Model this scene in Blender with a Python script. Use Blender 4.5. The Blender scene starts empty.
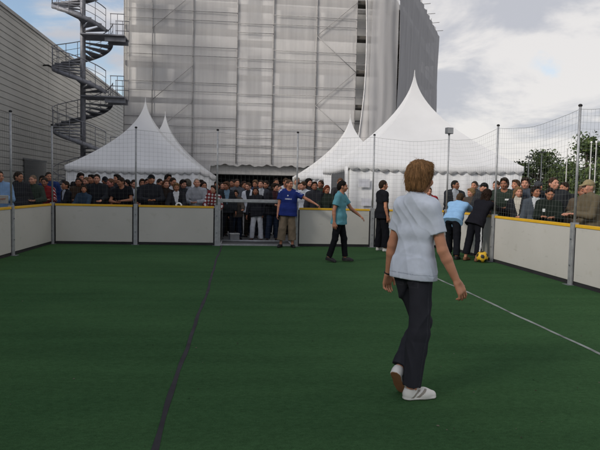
import bpy, bmesh, math, random
import numpy as np
from mathutils import Vector, Matrix
random.seed(7); rng = np.random.default_rng(7)
PI = math.pi; R_ = math.radians
scn = bpy.context.scene; COL = scn.collection

# ------------------------------------------------------------------ camera
FPX = 580.; CAMH = 1.55
_th = math.atan(60/FPX); _ph = R_(3.52); _ro = R_(1.2)
cF = np.array([math.sin(_th)*math.cos(_ph), math.cos(_th)*math.cos(_ph), -math.sin(_ph)])
_R0 = np.array([math.cos(_th), -math.sin(_th), 0]); _U0 = np.cross(_R0, cF)
cR = math.cos(_ro)*_R0+math.sin(_ro)*_U0; cU = -math.sin(_ro)*_R0+math.cos(_ro)*_U0
cC = np.array([0, 0, CAMH])
def ray(x, y): return cF+(x-300)/FPX*cR-(y-225)/FPX*cU
def gnd(x, y, z=0.):
    d = ray(x, y); return cC+(z-CAMH)/d[2]*d
def atY(x, y, Y):
    d = ray(x, y); return cC+Y/d[1]*d
def atX(x, y, X):
    d = ray(x, y); return cC+X/d[0]*d
cam = bpy.data.cameras.new('camera'); co = bpy.data.objects.new('camera', cam); COL.objects.link(co)
M4 = Matrix.Identity(4)
for i in range(3):
    M4[i][0] = cR[i]; M4[i][1] = cU[i]; M4[i][2] = -cF[i]; M4[i][3] = cC[i]
co.matrix_world = M4
cam.sensor_width = 36; cam.lens = 36*FPX/600; cam.clip_end = 3000; cam.clip_start = 0.05
scn.camera = co

# ------------------------------------------------------------------ materials
def lin(c):
    if isinstance(c, str):
        c = [int(c[i:i+2], 16)/255 for i in (0, 2, 4)]
        return tuple((v/12.92 if v <= .04045 else ((v+.055)/1.055)**2.4) for v in c)
    return tuple(c)
_mc = {}
def mat(name, col, rough=.8, var=.15, scale=6., bump=0., bscale=60., metal=0., spec=.3, stretch=None, sheen=0.):
    key = (name, tuple(lin(col)))
    if key in _mc: return _mc[key]
    m = bpy.data.materials.new(name); m.use_nodes = True
    nt = m.node_tree; n = nt.nodes; l = nt.links; p = n['Principled BSDF']
    c = lin(col)
    p.inputs['Roughness'].default_value = rough; p.inputs['Metallic'].default_value = metal
    p.inputs['Specular IOR Level'].default_value = spec
    if sheen: p.inputs['Sheen Weight'].default_value = sheen
    tc = n.new('ShaderNodeTexCoord'); src = tc.outputs['Object']
    if stretch:
        mp = n.new('ShaderNodeMapping'); mp.inputs['Scale'].default_value = stretch
        l.new(src, mp.inputs['Vector']); src = mp.outputs['Vector']
    no = n.new('ShaderNodeTexNoise'); no.inputs['Scale'].default_value = scale; no.inputs['Detail'].default_value = 5
    l.new(src, no.inputs['Vector'])
    cr = n.new('ShaderNodeValToRGB')
    cr.color_ramp.elements[0].position = .3; cr.color_ramp.elements[1].position = .7
    cr.color_ramp.elements[0].color = tuple(v*(1-var) for v in c)+(1,)
    cr.color_ramp.elements[1].color = tuple(min(1, v*(1+var)) for v in c)+(1,)
    l.new(no.outputs['Fac'], cr.inputs['Fac']); l.new(cr.outputs['Color'], p.inputs['Base Color'])
    if bump:
        nb = n.new('ShaderNodeTexNoise'); nb.inputs['Scale'].default_value = bscale; nb.inputs['Detail'].default_value = 3
        l.new(src, nb.inputs['Vector'])
        bp = n.new('ShaderNodeBump'); bp.inputs['Strength'].default_value = bump; bp.inputs['Distance'].default_value = .01
        l.new(nb.outputs['Fac'], bp.inputs['Height']); l.new(bp.outputs['Normal'], p.inputs['Normal'])
    _mc[key] = m; return m
def cloth(col): return mat('cloth', col, .9, .07, 16., .10, 260., spec=.1)
def skinm(col='a9745a'): return mat('skin', col, .55, .12, 14., .1, 90., spec=.35)
def hairm(col): return mat('hair', col, .75, .5, 50., .7, 120., spec=.12, stretch=(1, 1, .25))
STEEL = mat('galvanised_steel', (.30, .31, .32), .5, .18, 12., .08, 80., metal=.35, spec=.5)
STEELD = mat('dull_steel', (.14, .15, .16), .55, .2, 9., .1, 60., metal=.3)
BLACK = mat('black_rubber', (.014, .014, .015), .7, .2, 9.)
WHITEP = mat('white_paint', (.72, .72, .70), .5, .06, 3.)
STAIRM = mat("stair_steel", (.19, .195, .215), .55, .2, 5., .1, 40., metal=.3)

# ------------------------------------------------------------------ object helpers
def tag(o, label=None, cat=None, group=None, kind=None):
    if label: o['label'] = label
    if cat: o['category'] = cat
    if group: o['group'] = group
    if kind: o['kind'] = kind
    return o
def empty(name, loc=(0, 0, 0), rz=0, label=None, cat=None, group=None):
    o = bpy.data.objects.new(name, None); COL.objects.link(o)
    o.location = loc; o.rotation_euler = (0, 0, rz); o.empty_display_size = .2
    return tag(o, label, cat, group)
def link(name, me, parent=None):
    o = bpy.data.objects.new(name, me); COL.objects.link(o)
    if parent is not None: o.parent = parent
    return o
def copy_tree(o, parent=None):
    c = o.copy(); COL.objects.link(c)
    if parent is not None: c.parent = parent
    for ch in list(o.children): copy_tree(ch, c)
    return c
class MB:
    def __init__(s): s.v = []; s.f = []; s.mi = []
    def add(s, vs, fs, mi=0):
        b = len(s.v); s.v += [tuple(map(float, v)) for v in vs]
        for f in fs: s.f.append(tuple(i+b for i in f)); s.mi.append(mi)
        return s
    def box(s, a, b, mi=0, rz=0, bev=0.):
        (x0, y0, z0), (x1, y1, z1) = a, b
        if bev > 0:
            bm = bmesh.new(); bmesh.ops.create_cube(bm, size=1)
            for v in bm.verts: v.co = Vector(((x0+x1)/2+v.co.x*(x1-x0), (y0+y1)/2+v.co.y*(y1-y0), (z0+z1)/2+v.co.z*(z1-z0)))
            bmesh.ops.bevel(bm, geom=list(bm.edges), offset=bev, segments=2, affect='EDGES', profile=.5)
            bm.verts.index_update()
            s.add([v.co for v in bm.verts], [[v.index for v in f.verts] for f in bm.faces], mi); bm.free(); return s
        vs = [(x, y, z) for z in (z0, z1) for y in (y0, y1) for x in (x0, x1)]
        return s.add(vs, [(0, 2, 3, 1), (4, 5, 7, 6), (0, 1, 5, 4), (2, 6, 7, 3), (0, 4, 6, 2), (1, 3, 7, 5)], mi)
    def obox(s, c, ax, ay, az, mi=0):
        c, ax, ay, az = map(np.array, (c, ax, ay, az))
        vs = [c+i*ax+j*ay+k*az for k in (-1, 1) for j in (-1, 1) for i in (-1, 1)]
        return s.add(vs, [(0, 2, 3, 1), (4, 5, 7, 6), (0, 1, 5, 4), (2, 6, 7, 3), (0, 4, 6, 2), (1, 3, 7, 5)], mi)
    def tube(s, pts, r, n=8, mi=0, cap=True):
        pts = [Vector(p) for p in pts]; rr = r if isinstance(r, (list, tuple)) else [r]*len(pts)
        vs = []; fs = []; prev = None
        for i, p in enumerate(pts):
            d = (pts[min(i+1, len(pts)-1)]-pts[max(i-1, 0)]).normalized()
            if prev is None:
                u = d.orthogonal().normalized()
            else:
                u = (prev-d*prev.dot(d)).normalized()
            prev = u; w = d.cross(u)
            for k in range(n):
                a = 2*PI*k/n; vs.append(p+(u*math.cos(a)+w*math.sin(a))*rr[i])
        for i in range(len(pts)-1):
            for k in range(n):
                a = i*n+k; b = i*n+(k+1) % n; fs.append((a, b, b+n, a+n))
        if cap:
            fs.append(tuple(range(n))[::-1]); fs.append(tuple(range((len(pts)-1)*n, len(pts)*n)))
        return s.add(vs, fs, mi)
    def sphere(s, c, r, n=12, mi=0, sc=(1, 1, 1)):
        vs = []; fs = []; m = n//2
        for i in range(m+1):
            t = PI*i/m
            for k in range(n):
                a = 2*PI*k/n
                vs.append((c[0]+r*sc[0]*math.sin(t)*math.cos(a), c[1]+r*sc[1]*math.sin(t)*math.sin(a), c[2]+r*sc[2]*math.cos(t)))
        for i in range(m):
            for k in range(n):
                fs.append((i*n+k, (i+1)*n+k, (i+1)*n+(k+1) % n, i*n+(k+1) % n))
        return s.add(vs, fs, mi)
    def grid(s, P, mi=0):
        nu, nv = len(P), len(P[0]); vs = [p for row in P for p in row]
        return s.add(vs, [(i*nv+j, (i+1)*nv+j, (i+1)*nv+j+1, i*nv+j+1) for i in range(nu-1) for j in range(nv-1)], mi)
    def build(s, name, mats, parent=None, smooth=False, solid=0.):
        me = bpy.data.meshes.new(name); me.from_pydata(s.v, [], s.f)
        for m in (mats if isinstance(mats, (list, tuple)) else [mats]): me.materials.append(m)
        me.polygons.foreach_set('material_index', s.mi)
        if smooth: me.polygons.foreach_set('use_smooth', [True]*len(s.f))
        me.update(); o = link(name, me, parent)
        if solid:
            md = o.modifiers.new('thickness', 'SOLIDIFY'); md.thickness = solid; md.offset = 0
        return o
def sheet(name, x0, y0, x1, y1, z, m, parent=None):
    return MB().add([(x0, y0, z), (x1, y0, z), (x1, y1, z), (x0, y1, z)], [(0, 1, 2, 3)]).build(name, m, parent)
def fix_normals(o):
    bm = bmesh.new(); bm.from_mesh(o.data); bmesh.ops.recalc_face_normals(bm, faces=bm.faces); bm.to_mesh(o.data); bm.free()

# ------------------------------------------------------------------ ground
def turf_material():
    m = bpy.data.materials.new('artificial_turf'); m.use_nodes = True
    nt = m.node_tree; n = nt.nodes; l = nt.links; p = n['Principled BSDF']
    p.inputs['Roughness'].default_value = .95; p.inputs['Specular IOR Level'].default_value = .02
    tc = n.new('ShaderNodeTexCoord')
    def noise(sc, det, stretch=(1, 1, 1)):
        mp = n.new('ShaderNodeMapping'); mp.inputs['Scale'].default_value = stretch
        l.new(tc.outputs['Object'], mp.inputs['Vector'])
        q = n.new('ShaderNodeTexNoise'); q.inputs['Scale'].default_value = sc; q.inputs['Detail'].default_value = det
        l.new(mp.outputs['Vector'], q.inputs['Vector']); return q.outputs['Fac']
    def ramp(src, a, b, ca, cb):
        r = n.new('ShaderNodeValToRGB'); e = r.color_ramp.elements
        e[0].position = a; e[1].position = b; e[0].color = ca+(1,); e[1].color = cb+(1,)
        l.new(src, r.inputs['Fac']); return r.outputs['Color']
    def mul(a, b):
        x = n.new('ShaderNodeMix'); x.data_type = 'RGBA'; x.blend_type = 'MULTIPLY'; x.inputs[0].default_value = 1
        l.new(a, x.inputs[6]); l.new(b, x.inputs[7]); return x.outputs[2]
    base = ramp(noise(.55, 4, (.6, 1, 1)), .3, .72, (.031, .074, .031), (.043, .096, .040))
    rows = ramp(noise(3.2, 3, (.12, 1, 1)), .33, .66, (.91, .91, .91), (1.06, 1.06, 1.05))
    tuft = ramp(noise(42, 3, (.55, 1, 1)), .3, .7, (.84, .84, .82), (1.12, 1.12, 1.1))
    fine = ramp(noise(190, 2), .3, .7, (.74, .74, .74), (1.24, 1.24, 1.24))
    scuff = ramp(noise(1.4, 6, (.5, 1.3, 1)), .60, .80, (1, 1, 1), (1.16, 1.12, 1.1))
    l.new(mul(mul(mul(mul(base, rows), tuft), fine), scuff), p.inputs['Base Color'])
    bp = n.new('ShaderNodeBump'); bp.inputs['Strength'].default_value = .5; bp.inputs['Distance'].default_value = .008
    l.new(noise(120, 3), bp.inputs['Height']); l.new(bp.outputs['Normal'], p.inputs['Normal'])
    return m
TURF = turf_material()
XL, XR, YB, YF = -4.82, 5.66, 15.5, -6.4
PAVE = mat('paving', (.115, .115, .115), .9, .22, 1.5, .2, 30.)
tag(sheet('ground', -600, -300, 700, 900, 0, PAVE), kind='structure')
tag(sheet('artificial_turf', XL-.04, YF, XR+.04, YB+.03, .014, TURF), kind='structure')
def wavy_strip(name, x, w, y0, y1, z, m, amp):
    P = [[], []]; n = 90
    for i in range(n+1):
        y = y0+(y1-y0)*i/n; dx = amp*(math.sin(y*.9)+.6*math.sin(y*2.3+1))
        P[0].append((x-w/2+dx+.12*w*math.sin(y*7.1), y, z)); P[1].append((x+w/2+dx+.12*w*math.sin(y*5.7+2), y, z))
    return MB().grid(P[::-1]).build(name, m)
tag(wavy_strip('white_line', 3.50, .042, YF+.1, 11.3, .018, mat('line_paint', (.20, .22, .20), .9, .5, 5.), .012), kind='structure')
tag(wavy_strip('turf_seam', -.48, .038, YF+.1, YB-.05, .018, mat('seam_tape', (.022, .020, .024), .85, .35, 5.), .012), kind='structure')

def board_material():
    m = bpy.data.materials.new('scuffed_white_board'); m.use_nodes = True; nt = m.node_tree; n = nt.nodes; l = nt.links; p = n['Principled BSDF']
    p.inputs['Roughness'].default_value = .45; p.inputs['Specular IOR Level'].default_value = .3
    tc = n.new('ShaderNodeTexCoord'); geo = n.new('ShaderNodeNewGeometry')
    def layer(sc, det, a, b, ca, cb, st=(1, 1, 1)):
        mp = n.new('ShaderNodeMapping'); mp.inputs['Scale'].default_value = st; l.new(geo.outputs['Position'], mp.inputs['Vector'])
        q = n.new('ShaderNodeTexNoise'); q.inputs['Scale'].default_value = sc; q.inputs['Detail'].default_value = det; l.new(mp.outputs[0], q.inputs['Vector'])
        r = n.new('ShaderNodeValToRGB'); e = r.color_ramp.elements; e[0].position = a; e[1].position = b; e[0].color = ca+(1,); e[1].color = cb+(1,); l.new(q.outputs['Fac'], r.inputs[0]); return r.outputs[0]
    def mul(a, b):
        x = n.new('ShaderNodeMix'); x.data_type = 'RGBA'; x.blend_type = 'MULTIPLY'; x.inputs[0].default_value = 1; l.new(a, x.inputs[6]); l.new(b, x.inputs[7]); return x.outputs[2]
    base = layer(1.1, 4, .3, .7, (.43, .422, .39), (.47, .46, .43))
    marks = layer(5.5, 6, .62, .72, (1, 1, 1), (.93, .92, .90)); scr = layer(4., 5, .66, .70, (1, 1, 1), (.88, .875, .87), (1, 1, 5))
    l.new(mul(mul(base, marks), scr), p.inputs['Base Color']); return m
# ------------------------------------------------------------------ perimeter boards, poles, nets
PANEL = mat('white_board', (.44, .43, .405), .42, .07, 1.6, .04, 25., spec=.35)
PANEL = board_material()
YEL = mat('yellow_cap', (.62, .36, .02), .5, .12, 4.)
DARKG = mat('dark_gap', (.02, .02, .022), .8, .2, 6.)
back_x = [XL, -2.72, -.62, 1.50, 3.58, XR]
left_y = [YB, 12.88, 9.35, 6.25, 3.15, .05, -3.05, YF]
right_y = [YB, 12.5, 9.36, 6.25, 3.15, .05, -3.05, YF]
lit = MB(); rl = np.random.default_rng(17)
for i in range(260):
    yy = rl.uniform(2.2, 15.); xx = rl.uniform(max(XL+.2, -.55*yy-.5), min(XR-.2, .75*yy+.5)); a = rl.uniform(0, 6.3); s = rl.uniform(.004, .013); ca, sa = math.cos(a), math.sin(a)
    lit.add([(xx+ca*s, yy+sa*s, .019), (xx-sa*s*.5, yy+ca*s*.5, .024), (xx-ca*s, yy-sa*s, .019), (xx+sa*s*.5, yy-ca*s*.5, .0185)], [(0, 1, 2, 3)], int(rl.integers(2)))
tag(lit.build('litter', [mat('dry_leaf_bits', (.035, .028, .018), .9), mat('pale_bits', (.10, .095, .07), .9)]), 'tiny dark leaf bits scattered over the artificial turf', 'litter', None, 'stuff')
def board(p0, p1, label, grp='white perimeter boards round the court'):
    """board along local X from 0 to L, playing face towards -Y"""
    p0, p1 = Vector(p0+(0,)), Vector(p1+(0,)); d = p1-p0; L = d.length
    root = empty('perimeter_board', p0, math.atan2(d.y, d.x), label, 'board', grp)
    g = .085
    MB().box((g, 0, .085), (L-g, .035, 1.0), bev=.004).build('panel', PANEL, root)
    MB().box((g-.01, -.012, 1.002), (L-g+.01, .055, 1.055), bev=.006).build('top_rail', YEL, root)
    MB().box((g, .012, .0), (L-g, .03, .083)).build('bottom_strip', DARKG, root)
    for x0 in (.055, L-g+.003):
        MB().box((x0, .004, .02), (x0+.027, .05, 1.0)).build('side_gap_strip', DARKG, root)  # dark strips standing in for the shaded gaps beside the panel
    for k in (1, 2):
        MB().box((L*k/3-.03, .037, .02), (L*k/3+.03, .10, .99)).build('rear_brace', STEELD, root)
    return root
bl = ['white board panel in the far row meeting the left corner', 'white board panel in the far row beside the goal, under the scalloped tent', None,
      'white board panel in the far row behind the player in teal', 'white board panel in the far row behind the man in all black']
for i in range(5):
    if i != 2: board((back_x[i], YB), (back_x[i+1], YB), bl[i])
for i in range(7):
    lab = ['white board panel of the left wall, last before the far corner', 'white board panel of the left wall cut by the picture edge'][min(i, 1)]
    if i < 2: board((XL, left_y[i+1]), (XL, left_y[i]), lab)
    lab = ['white board panel of the right wall hidden in part by the two tussling players', 'long white board panel of the right wall below the man in green shirt',
           'white board panel of the right wall below the man in beige cap'][min(i, 2)]
    if i < 3: board((XR, right_y[i]), (XR, right_y[i+1]), lab)
def pole(x, y, rz, label, top=3.05, cap=True, lamp=False):
    root = empty('net_pole', (x, y, 0), rz, label, 'pole', 'grey poles carrying the ball net')
    MB().box((-.05, -.03, .01), (.05, .075, 1.08), bev=.006).build('channel_post', STEEL, root)
    MB().box((-.10, -.10, 0), (.10, .12, .018), bev=.003).build('base_plate', STEELD, root)
    MB().tube([(0, .02, 1.06), (0, .02, top)], .023, 10).build('pole_tube', STEEL, root, True)
    for z in (.35, .8):
        MB().tube([(0, -.03, z), (0, -.044, z)], .014, 6).build('bolt', STEELD, root)
    if cap: MB().sphere((0, .02, top+.01), .036, 10, sc=(1, 1, .8)).build('cap', BLACK, root, True)
    return root
pl = ['grey net pole at the far left corner of the boards', 'grey net pole between the two far boards under the scalloped tent', 'grey net pole standing at the left goal post',
      'grey net pole beside the man in blue jersey', 'grey net pole in front of the notices on the tent', 'grey net pole at the far right corner, topped by a floodlight']
for i, x in enumerate(back_x): pole(x, YB+.0, 0, pl[i], 3.05 if i < 5 else 3.12, i < 5)
for i in (1, 2):
    pole(XL, left_y[i], PI/2, ['', 'grey net pole on the left wall nearest the hall', 'grey net pole on the left wall outside the picture edge'][i])
    pole(XR, right_y[i], -PI/2, ['', 'grey net pole on the right wall beside the crouching pair and ball', 'tall grey net pole on the right wall next to the man in beige cap'][i])
pole(XR, right_y[3], -PI/2, 'grey net pole on the right wall outside the picture edge')
fl = empty('floodlight', (XR, YB+.02, 3.12), .3, 'small grey box floodlight on top of the corner pole', 'floodlight')
MB().box((-.10, -.06, .03), (.10, .06, .20), bev=.012).build('housing', STEELD, fl)
MB().box((-.085, -.068, .045), (.085, -.06, .185)).build('lens', mat('lens', (.35, .36, .37), .2, .1), fl)
MB().box((-.02, -.02, -.01), (.02, .02, .03)).build('bracket', STEELD, fl)
TWINE = mat('net_twine', (.10, .11, .105), .9, .2)
def net_bay(p0, p1, label, sag=.30, top=3.0, sp=.105, r=.0013):
    p0, p1 = Vector(p0+(0,)), Vector(p1+(0,)); d = p1-p0; L = d.length; d.normalize(); nrm = Vector((-d.y, d.x, 0))
    root = MB(); n = int(L/sp); rows = 18; seg = 10; ph = random.random()*6
    def P(u, v):
        zt = top-sag*4*u*(1-u); z = 1.03+(zt-1.03)*v
        off = .02+.05*math.sin(PI*u)*math.sin(PI*v)*math.sin(ph+3*u)
        return p0+d*(L*u+.012*math.sin(9*v+ph+8*u)*math.sin(PI*u))+nrm*off+Vector((0, 0, z+.012*math.sin(11*u+ph*2+5*v)*math.sin(PI*u)))
    for i in range(1, n): root.tube([P(i/n, k/4) for k in range(5)], r, 3, cap=False)
    for j in range(rows+1): root.tube([P(k/seg, j/rows) for k in range(seg+1)], r*(1.0 if j < rows else 2.2), 3 if j < rows else 5, cap=False)
    o = root.build('ball_net', TWINE); tag(o, label, 'net', 'ball nets strung between the poles'); return o
nl = ['dark ball net in front of the left tent, bay at the far left corner', 'dark ball net in front of the left tent, bay beside the goal', 'dark ball net above the goal',
      'dark ball net above the player in teal', 'dark ball net in front of the large tent above the man in all black']
for i in range(5): net_bay((back_x[i], YB), (back_x[i+1], YB), nl[i], .05 if i < 4 else .08)
for i in range(2):
    net_bay((XL, left_y[i+1]), (XL, left_y[i]), ['dark ball net above the left boards, bay ending at the corner', 'dark ball net above the left boards at the picture edge'][i], .05)
for i in range(3):
    net_bay((XR, right_y[i]), (XR, right_y[i+1]), ['dark sagging ball net between corner floodlight pole and next pole', 'dark sagging ball net in front of the trees and right spectators', 'dark ball net at the picture edge above the man in beige cap'][i], .12)
# goal
gx0, gx1 = back_x[2]+.06, back_x[3]-.06
go = empty('goal', ((gx0+gx1)/2, YB, 0), 0, 'low grey metal goal set into the far boards, white net box behind', 'goal')
hw = (gx1-gx0)/2
for s in (-1, 1):
    MB().box((s*hw-.04, -.02, .01), (s*hw+.04, .08, 1.24), bev=.008).build('goal_post', STEEL, go)
    MB().tube([(s*(hw-.05), .08, 1.2), (s*(hw-.05), .62, 1.16), (s*(hw-.05), .95, .9), (s*(hw-.05), 1.0, .05)], .018, 8).build('stanchion', STEEL, go, True)
    MB().tube([(s*(hw-.05), .06, .05), (s*(hw-.05), 1.0, .05)], .02, 8).build('side_bar', STEEL, go, True)
MB().box((-hw-.04, -.022, 1.17), (hw+.04, .07, 1.255), bev=.008).build('crossbar', STEEL, go)
MB().tube([(-hw+.05, 1.0, .05), (hw-.05, 1.0, .05)], .03, 8).build('ground_bar', STEEL, go, True)
MB().box((-hw+.04, .0, .016), (hw-.04, .05, .055)).build('threshold', STEEL, go)
nb = MB()
for i in range(17):
    x = -hw+.05+(2*hw-.1)*i/16
    nb.tube([(x, .08, 1.17), (x, .62, 1.14), (x, .94, .9), (x, .99, .06)], .0009, 3, cap=False)
for (yy, zz) in [(.1, 1.17), (.27, 1.16), (.45, 1.15), (.62, 1.14), (.73, 1.05), (.84, .97), (.94, .88), (.955, .74), (.965, .6), (.975, .46), (.983, .32), (.99, .18)]:
    nb.tube([(-hw+.05, yy, zz), (0, yy+.02, zz-.02), (hw-.05, yy, zz)], .0009, 3, cap=False)
nb.build('goal_net', mat('white_twine', (.12, .12, .12), .9), go)

# ------------------------------------------------------------------ tents
CANVAS = mat('tent_canvas', (.74, .745, .75), .62, .05, 1.2, .05, 8., spec=.2)
CANVASW = mat('tent_wall', (.72, .73, .74), .65, .07, 1.4, .08, 6., spec=.2)
def canvas_trans(m):
    nt = m.node_tree; n = nt.nodes; p = n['Principled BSDF']; out = n['Material Output']
    tr = n.new('ShaderNodeBsdfTranslucent'); tr.inputs['Color'].default_value = (.75, .75, .75, 1)
    mx = n.new('ShaderNodeMixShader'); mx.inputs[0].default_value = .22
    nt.links.new(p.outputs[0], mx.inputs[1]); nt.links.new(tr.outputs[0], mx.inputs[2]); nt.links.new(mx.outputs[0], out.inputs['Surface'])
canvas_trans(CANVAS); canvas_trans(CANVASW)
def tent(cx, cy, w, eave, peak, rz, label, walls, power=1.88, notice=False):
    root = empty('pagoda_tent', (cx, cy, 0), rz, label, 'tent', 'white pagoda tents')
    h = w/2; rows = 26; n = 14; P = []
    for i in range(rows+1):
        t = i/rows; r = h*((1-t)**power*.985+.012*(1-t)+.003); ring = []
        for s in range(4):
            for k in range(n):
                a = -1+2*k/n; pull = 1-.045*(1-a*a)*math.sin(PI*min(1, t*1.5))
                x, y = [(a, -1), (1, a), (-a, 1), (-1, -a)][s]
                fx, fy = (1, pull) if s in (0, 2) else (pull, 1)
                sagz = -.05*(1-a*a)*(1-t)**6
                ring.append((r*x*fx, r*y*fy, eave+(peak-eave)*t+sagz))
        ring.append(ring[0]); P.append(ring)
    o = MB().grid(P).build('roof', CANVAS, root, False)
    for pg in o.data.polygons: pg.use_smooth = True
    mm = o.modifiers.new('ridge', 'EDGE_SPLIT'); mm.split_angle = R_(28)
    fin = MB().tube([(0, 0, peak-.25), (0, 0, peak-.05), (0, 0, peak+.02)], [.03, .014, .006], 8).build('finial', CANVAS, root, True)
    # valance with scallops
    ns = max(8, int(w/.29)); Q = [[], [], []]; per = []
    for s in range(4):
        m = ns*8
        for k in range(m):
            a = -1+2*k/m; x, y = [(a, -1), (1, a), (-a, 1), (-1, -a)][s]
            sc = abs(math.sin(PI*ns*(a+1)/2)); per.append((x, y, sc, -.05*(1-a*a)))
    per.append(per[0])
    for (x, y, sc, sg) in per:
        q = 1.004
        Q[0].append((h*q*x, h*q*y, eave+.01+sg)); Q[1].append((h*q*x, h*q*y, eave-.12+sg)); Q[2].append((h*(q+.001)*x, h*(q+.001)*y, eave-.15-.075*sc+sg))
    MB().grid(Q).build('valance', CANVAS, root, True, .006)
    tr = MB()
    E = [(x, y, z-.004) for (x, y, z) in Q[2]]; tr.tube(E, .007, 4, cap=False); tr.build('valance_trim', mat('valance_trim', (.35, .36, .37), .7), root, True)
    for sx in (-1, 1):
        for sy in (-1, 1):
            MB().box((sx*(h-.07)-.045, sy*(h-.07)-.045, 0), (sx*(h-.07)+.045, sy*(h-.07)+.045, eave), bev=.006).build('leg', WHITEP, root)
    for s, (a0, a1) in walls:
        P = [[], [], []]; m = 90
        for k in range(m+1):
            a = a0+(a1-a0)*k/m; q = h-.02+.016*math.sin(a*h*9)+.009*math.sin(a*h*23+1)
            for j, z in enumerate((.02, 1.2, eave-.02)):
                x, y = [(a*h, -q), (q, a*h), (-a*h, q), (-q, -a*h)][s]; P[j].append((x, y, z))
        MB().grid(P).build('side_wall', CANVASW, root, True, .008)
    return root
ALLW = [(0, (-.97, .97)), (1, (-.97, .97)), (2, (-.97, .97)), (3, (-.97, .97))]
tent(-4.0, 25.0, 5.0, 2.27, 5.22, R_(-1), 'white pagoda tent with scalloped edge, in front of the spiral stair', ALLW)
tent(-3.95, 31.0, 5.0, 2.2, 5.42, R_(-1), 'white pagoda tent mostly hidden behind the left tent, only its tip and slope showing', ALLW)
tent(5.35, 28.6, 5.0, 2.2, 5.30, R_(2), 'smaller looking white pagoda tent behind the large tent near the wrapped building', [(0, (-.97, .2)), (1, (-.97, .97)), (2, (-.97, .97)), (3, (-.97, .97))])
big = tent(5.72, 19.15, 5.25, 2.36, 5.58, R_(0), 'largest white pagoda tent close behind the far boards', [(0, (-.99, .97)), (1, (-.97, .97)), (2, (-.97, .97)), (3, (-.95, -.35))])
# tied back curtain at the open side of the big tent
cb = MB(); P = []
for j in range(9):
    v = j/8; wv = .30-.16*math.sin(PI*min(1, v*1.15)); P.append([(-5.25/2-.03+.05*math.sin(k*1.3), -2.55+wv*k/10, .05+(2.2)*(1-v)) for k in range(11)])
cb.grid(P).build('curtain', CANVASW, big, True, .008)
for (px, py, s, lab) in ((364, 183, (.17, .125), 'upper white notice sheet fixed to the large tent wall'), (366, 202, (.15, .11), 'lower white notice sheet fixed to the large tent wall')):
    p = atY(px, py, 16.48)
    o = MB().box((-s[0], -.004, -s[1]), (s[0], .0, s[1])); o.box((-s[0]+.03, -.006, -s[1]+.03), (s[0]-.03, -.0045, s[1]-.03), 1)
    o = o.build('notice', [mat('notice_edge', (.62, .63, .66), .5), mat('notice_sheet', (.58, .59, .64), .4)]); o.location = p; o.rotation_euler = (0, 0, R_(0))
    tag(o, lab, 'notice', 'notices on the tent wall')

# ------------------------------------------------------------------ hall on the left
hall = empty('industrial_hall', (-11.2, 30, 0), 0, 'long grey hall with horizontally ribbed metal cladding, behind the spiral stair', 'building')
CLAD = mat('ribbed_cladding', (.37, .37, .355), .55, .10, .6, .05, 6., metal=.15, spec=.4)
prof = []; z = 0.
while z < 9.7:
    prof += [(0, z), (0, z+.235), (-.032, z+.252), (-.032, z+.288)]; z += .31
prof.append((0, 9.75))
y0, y1 = -42., 34.
for k in range(8):
    ya, yb = y0+(y1-y0)*k/8+.012, y0+(y1-y0)*(k+1)/8-.012
    MB().grid([[(x, ya, zz) for x, zz in prof], [(x, yb, zz) for x, zz in prof]]).build('cladding', CLAD, hall)
MB().box((-30, y0, 0), (-.06, y1, 9.74)).build('hall_body', mat('hall_core', (.05, .05, .05), .9), hall)
MB().box((-.35, y0, 9.75), (.07, y1, 9.93), bev=.01).build('roof_trim', mat('roof_trim', (.30, .30, .30), .5), hall)
p = atX(48, 69, -11.2)
MB().tube([(.02, p[1]-30-.9, p[2]+.02), (.3, p[1]-30-.9, p[2]+.04), (.32, p[1]-30+1.1, p[2]+.1)], .045, 8).build('wall_lamp', BLACK, hall, True)
p = atX(35, 171, -11.2)
w = MB().box((.01, p[1]-30-1.7, 1.3), (.05, p[1]-30+1.7, p[2]+.55)).build('window', mat('dark_glass', (.012, .014, .016), .15, .2, 2., spec=.6), hall)
MB().box((.0, p[1]-30-1.78, p[2]+.553), (.07, p[1]-30+1.78, p[2]+.63)).build('frame', STEELD, w)
for yy in (24, 36):
    MB().tube([(.08, yy-30-8, 0), (.08, yy-30-8, 9.7)], .05, 8).build('downpipe', CLAD, hall, True)

# ------------------------------------------------------------------ wrapped building
bY = 35.2; bx0, bx1 = -6.55, 8.2; ang = R_(26.5); FLEN = 16.0
fx, fy = bx1+FLEN*math.sin(ang), bY+FLEN*math.cos(ang)
bld = empty('wrapped_building', (0, bY, 0), 0, 'tall pale building under renovation behind its scaffolding', 'building')
WALLM = mat('render_wall', (.70, .69, .67), .85, .10, .5, .1, 4.)
WALLL = mat('pale_render', (.74, .73, .72), .85, .06, .5, .1, 4.)
HB = 14.6
foot = [(bx0, 0), (-1.7, 0), (-1.7, 3.2), (4.9, 3.2), (4.9, 0), (bx1, 0), (fx, fy-bY), (bx0, fy-bY+1)]
def prism(fp, z0, z1):
    n = len(fp); return [(x, y, z0) for x, y in fp]+[(x, y, z1) for x, y in fp], [tuple(range(n))[::-1], tuple(range(n, 2*n))]+[(i, (i+1) % n, n+(i+1) % n, n+i) for i in range(n)]
MB().add(*prism(foot, 0, 2.9)).build('ground_floor', WALLM, bld)
full = [(bx0, 0), (bx1, 0), (fx, fy-bY), (bx0, fy-bY+1)]
MB().add(*prism(full, 2.903, HB)).build('upper_floors', WALLM, bld)
MB().box((-1.68, 3.15, 0), (4.88, 3.19, 2.9)).build('back_wall', mat('painted_void_shade', (.03, .03, .032), .9), bld)  # near-black wall colour carries the shade of the open ground floor
for x in (-.4, 1.6, 3.3):
    MB().box((x-.5, 3.10, .02), (x+.5, 3.148, 2.1)).build('door', mat('dark_door', (.05, .055, .06), .5), bld)
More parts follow.
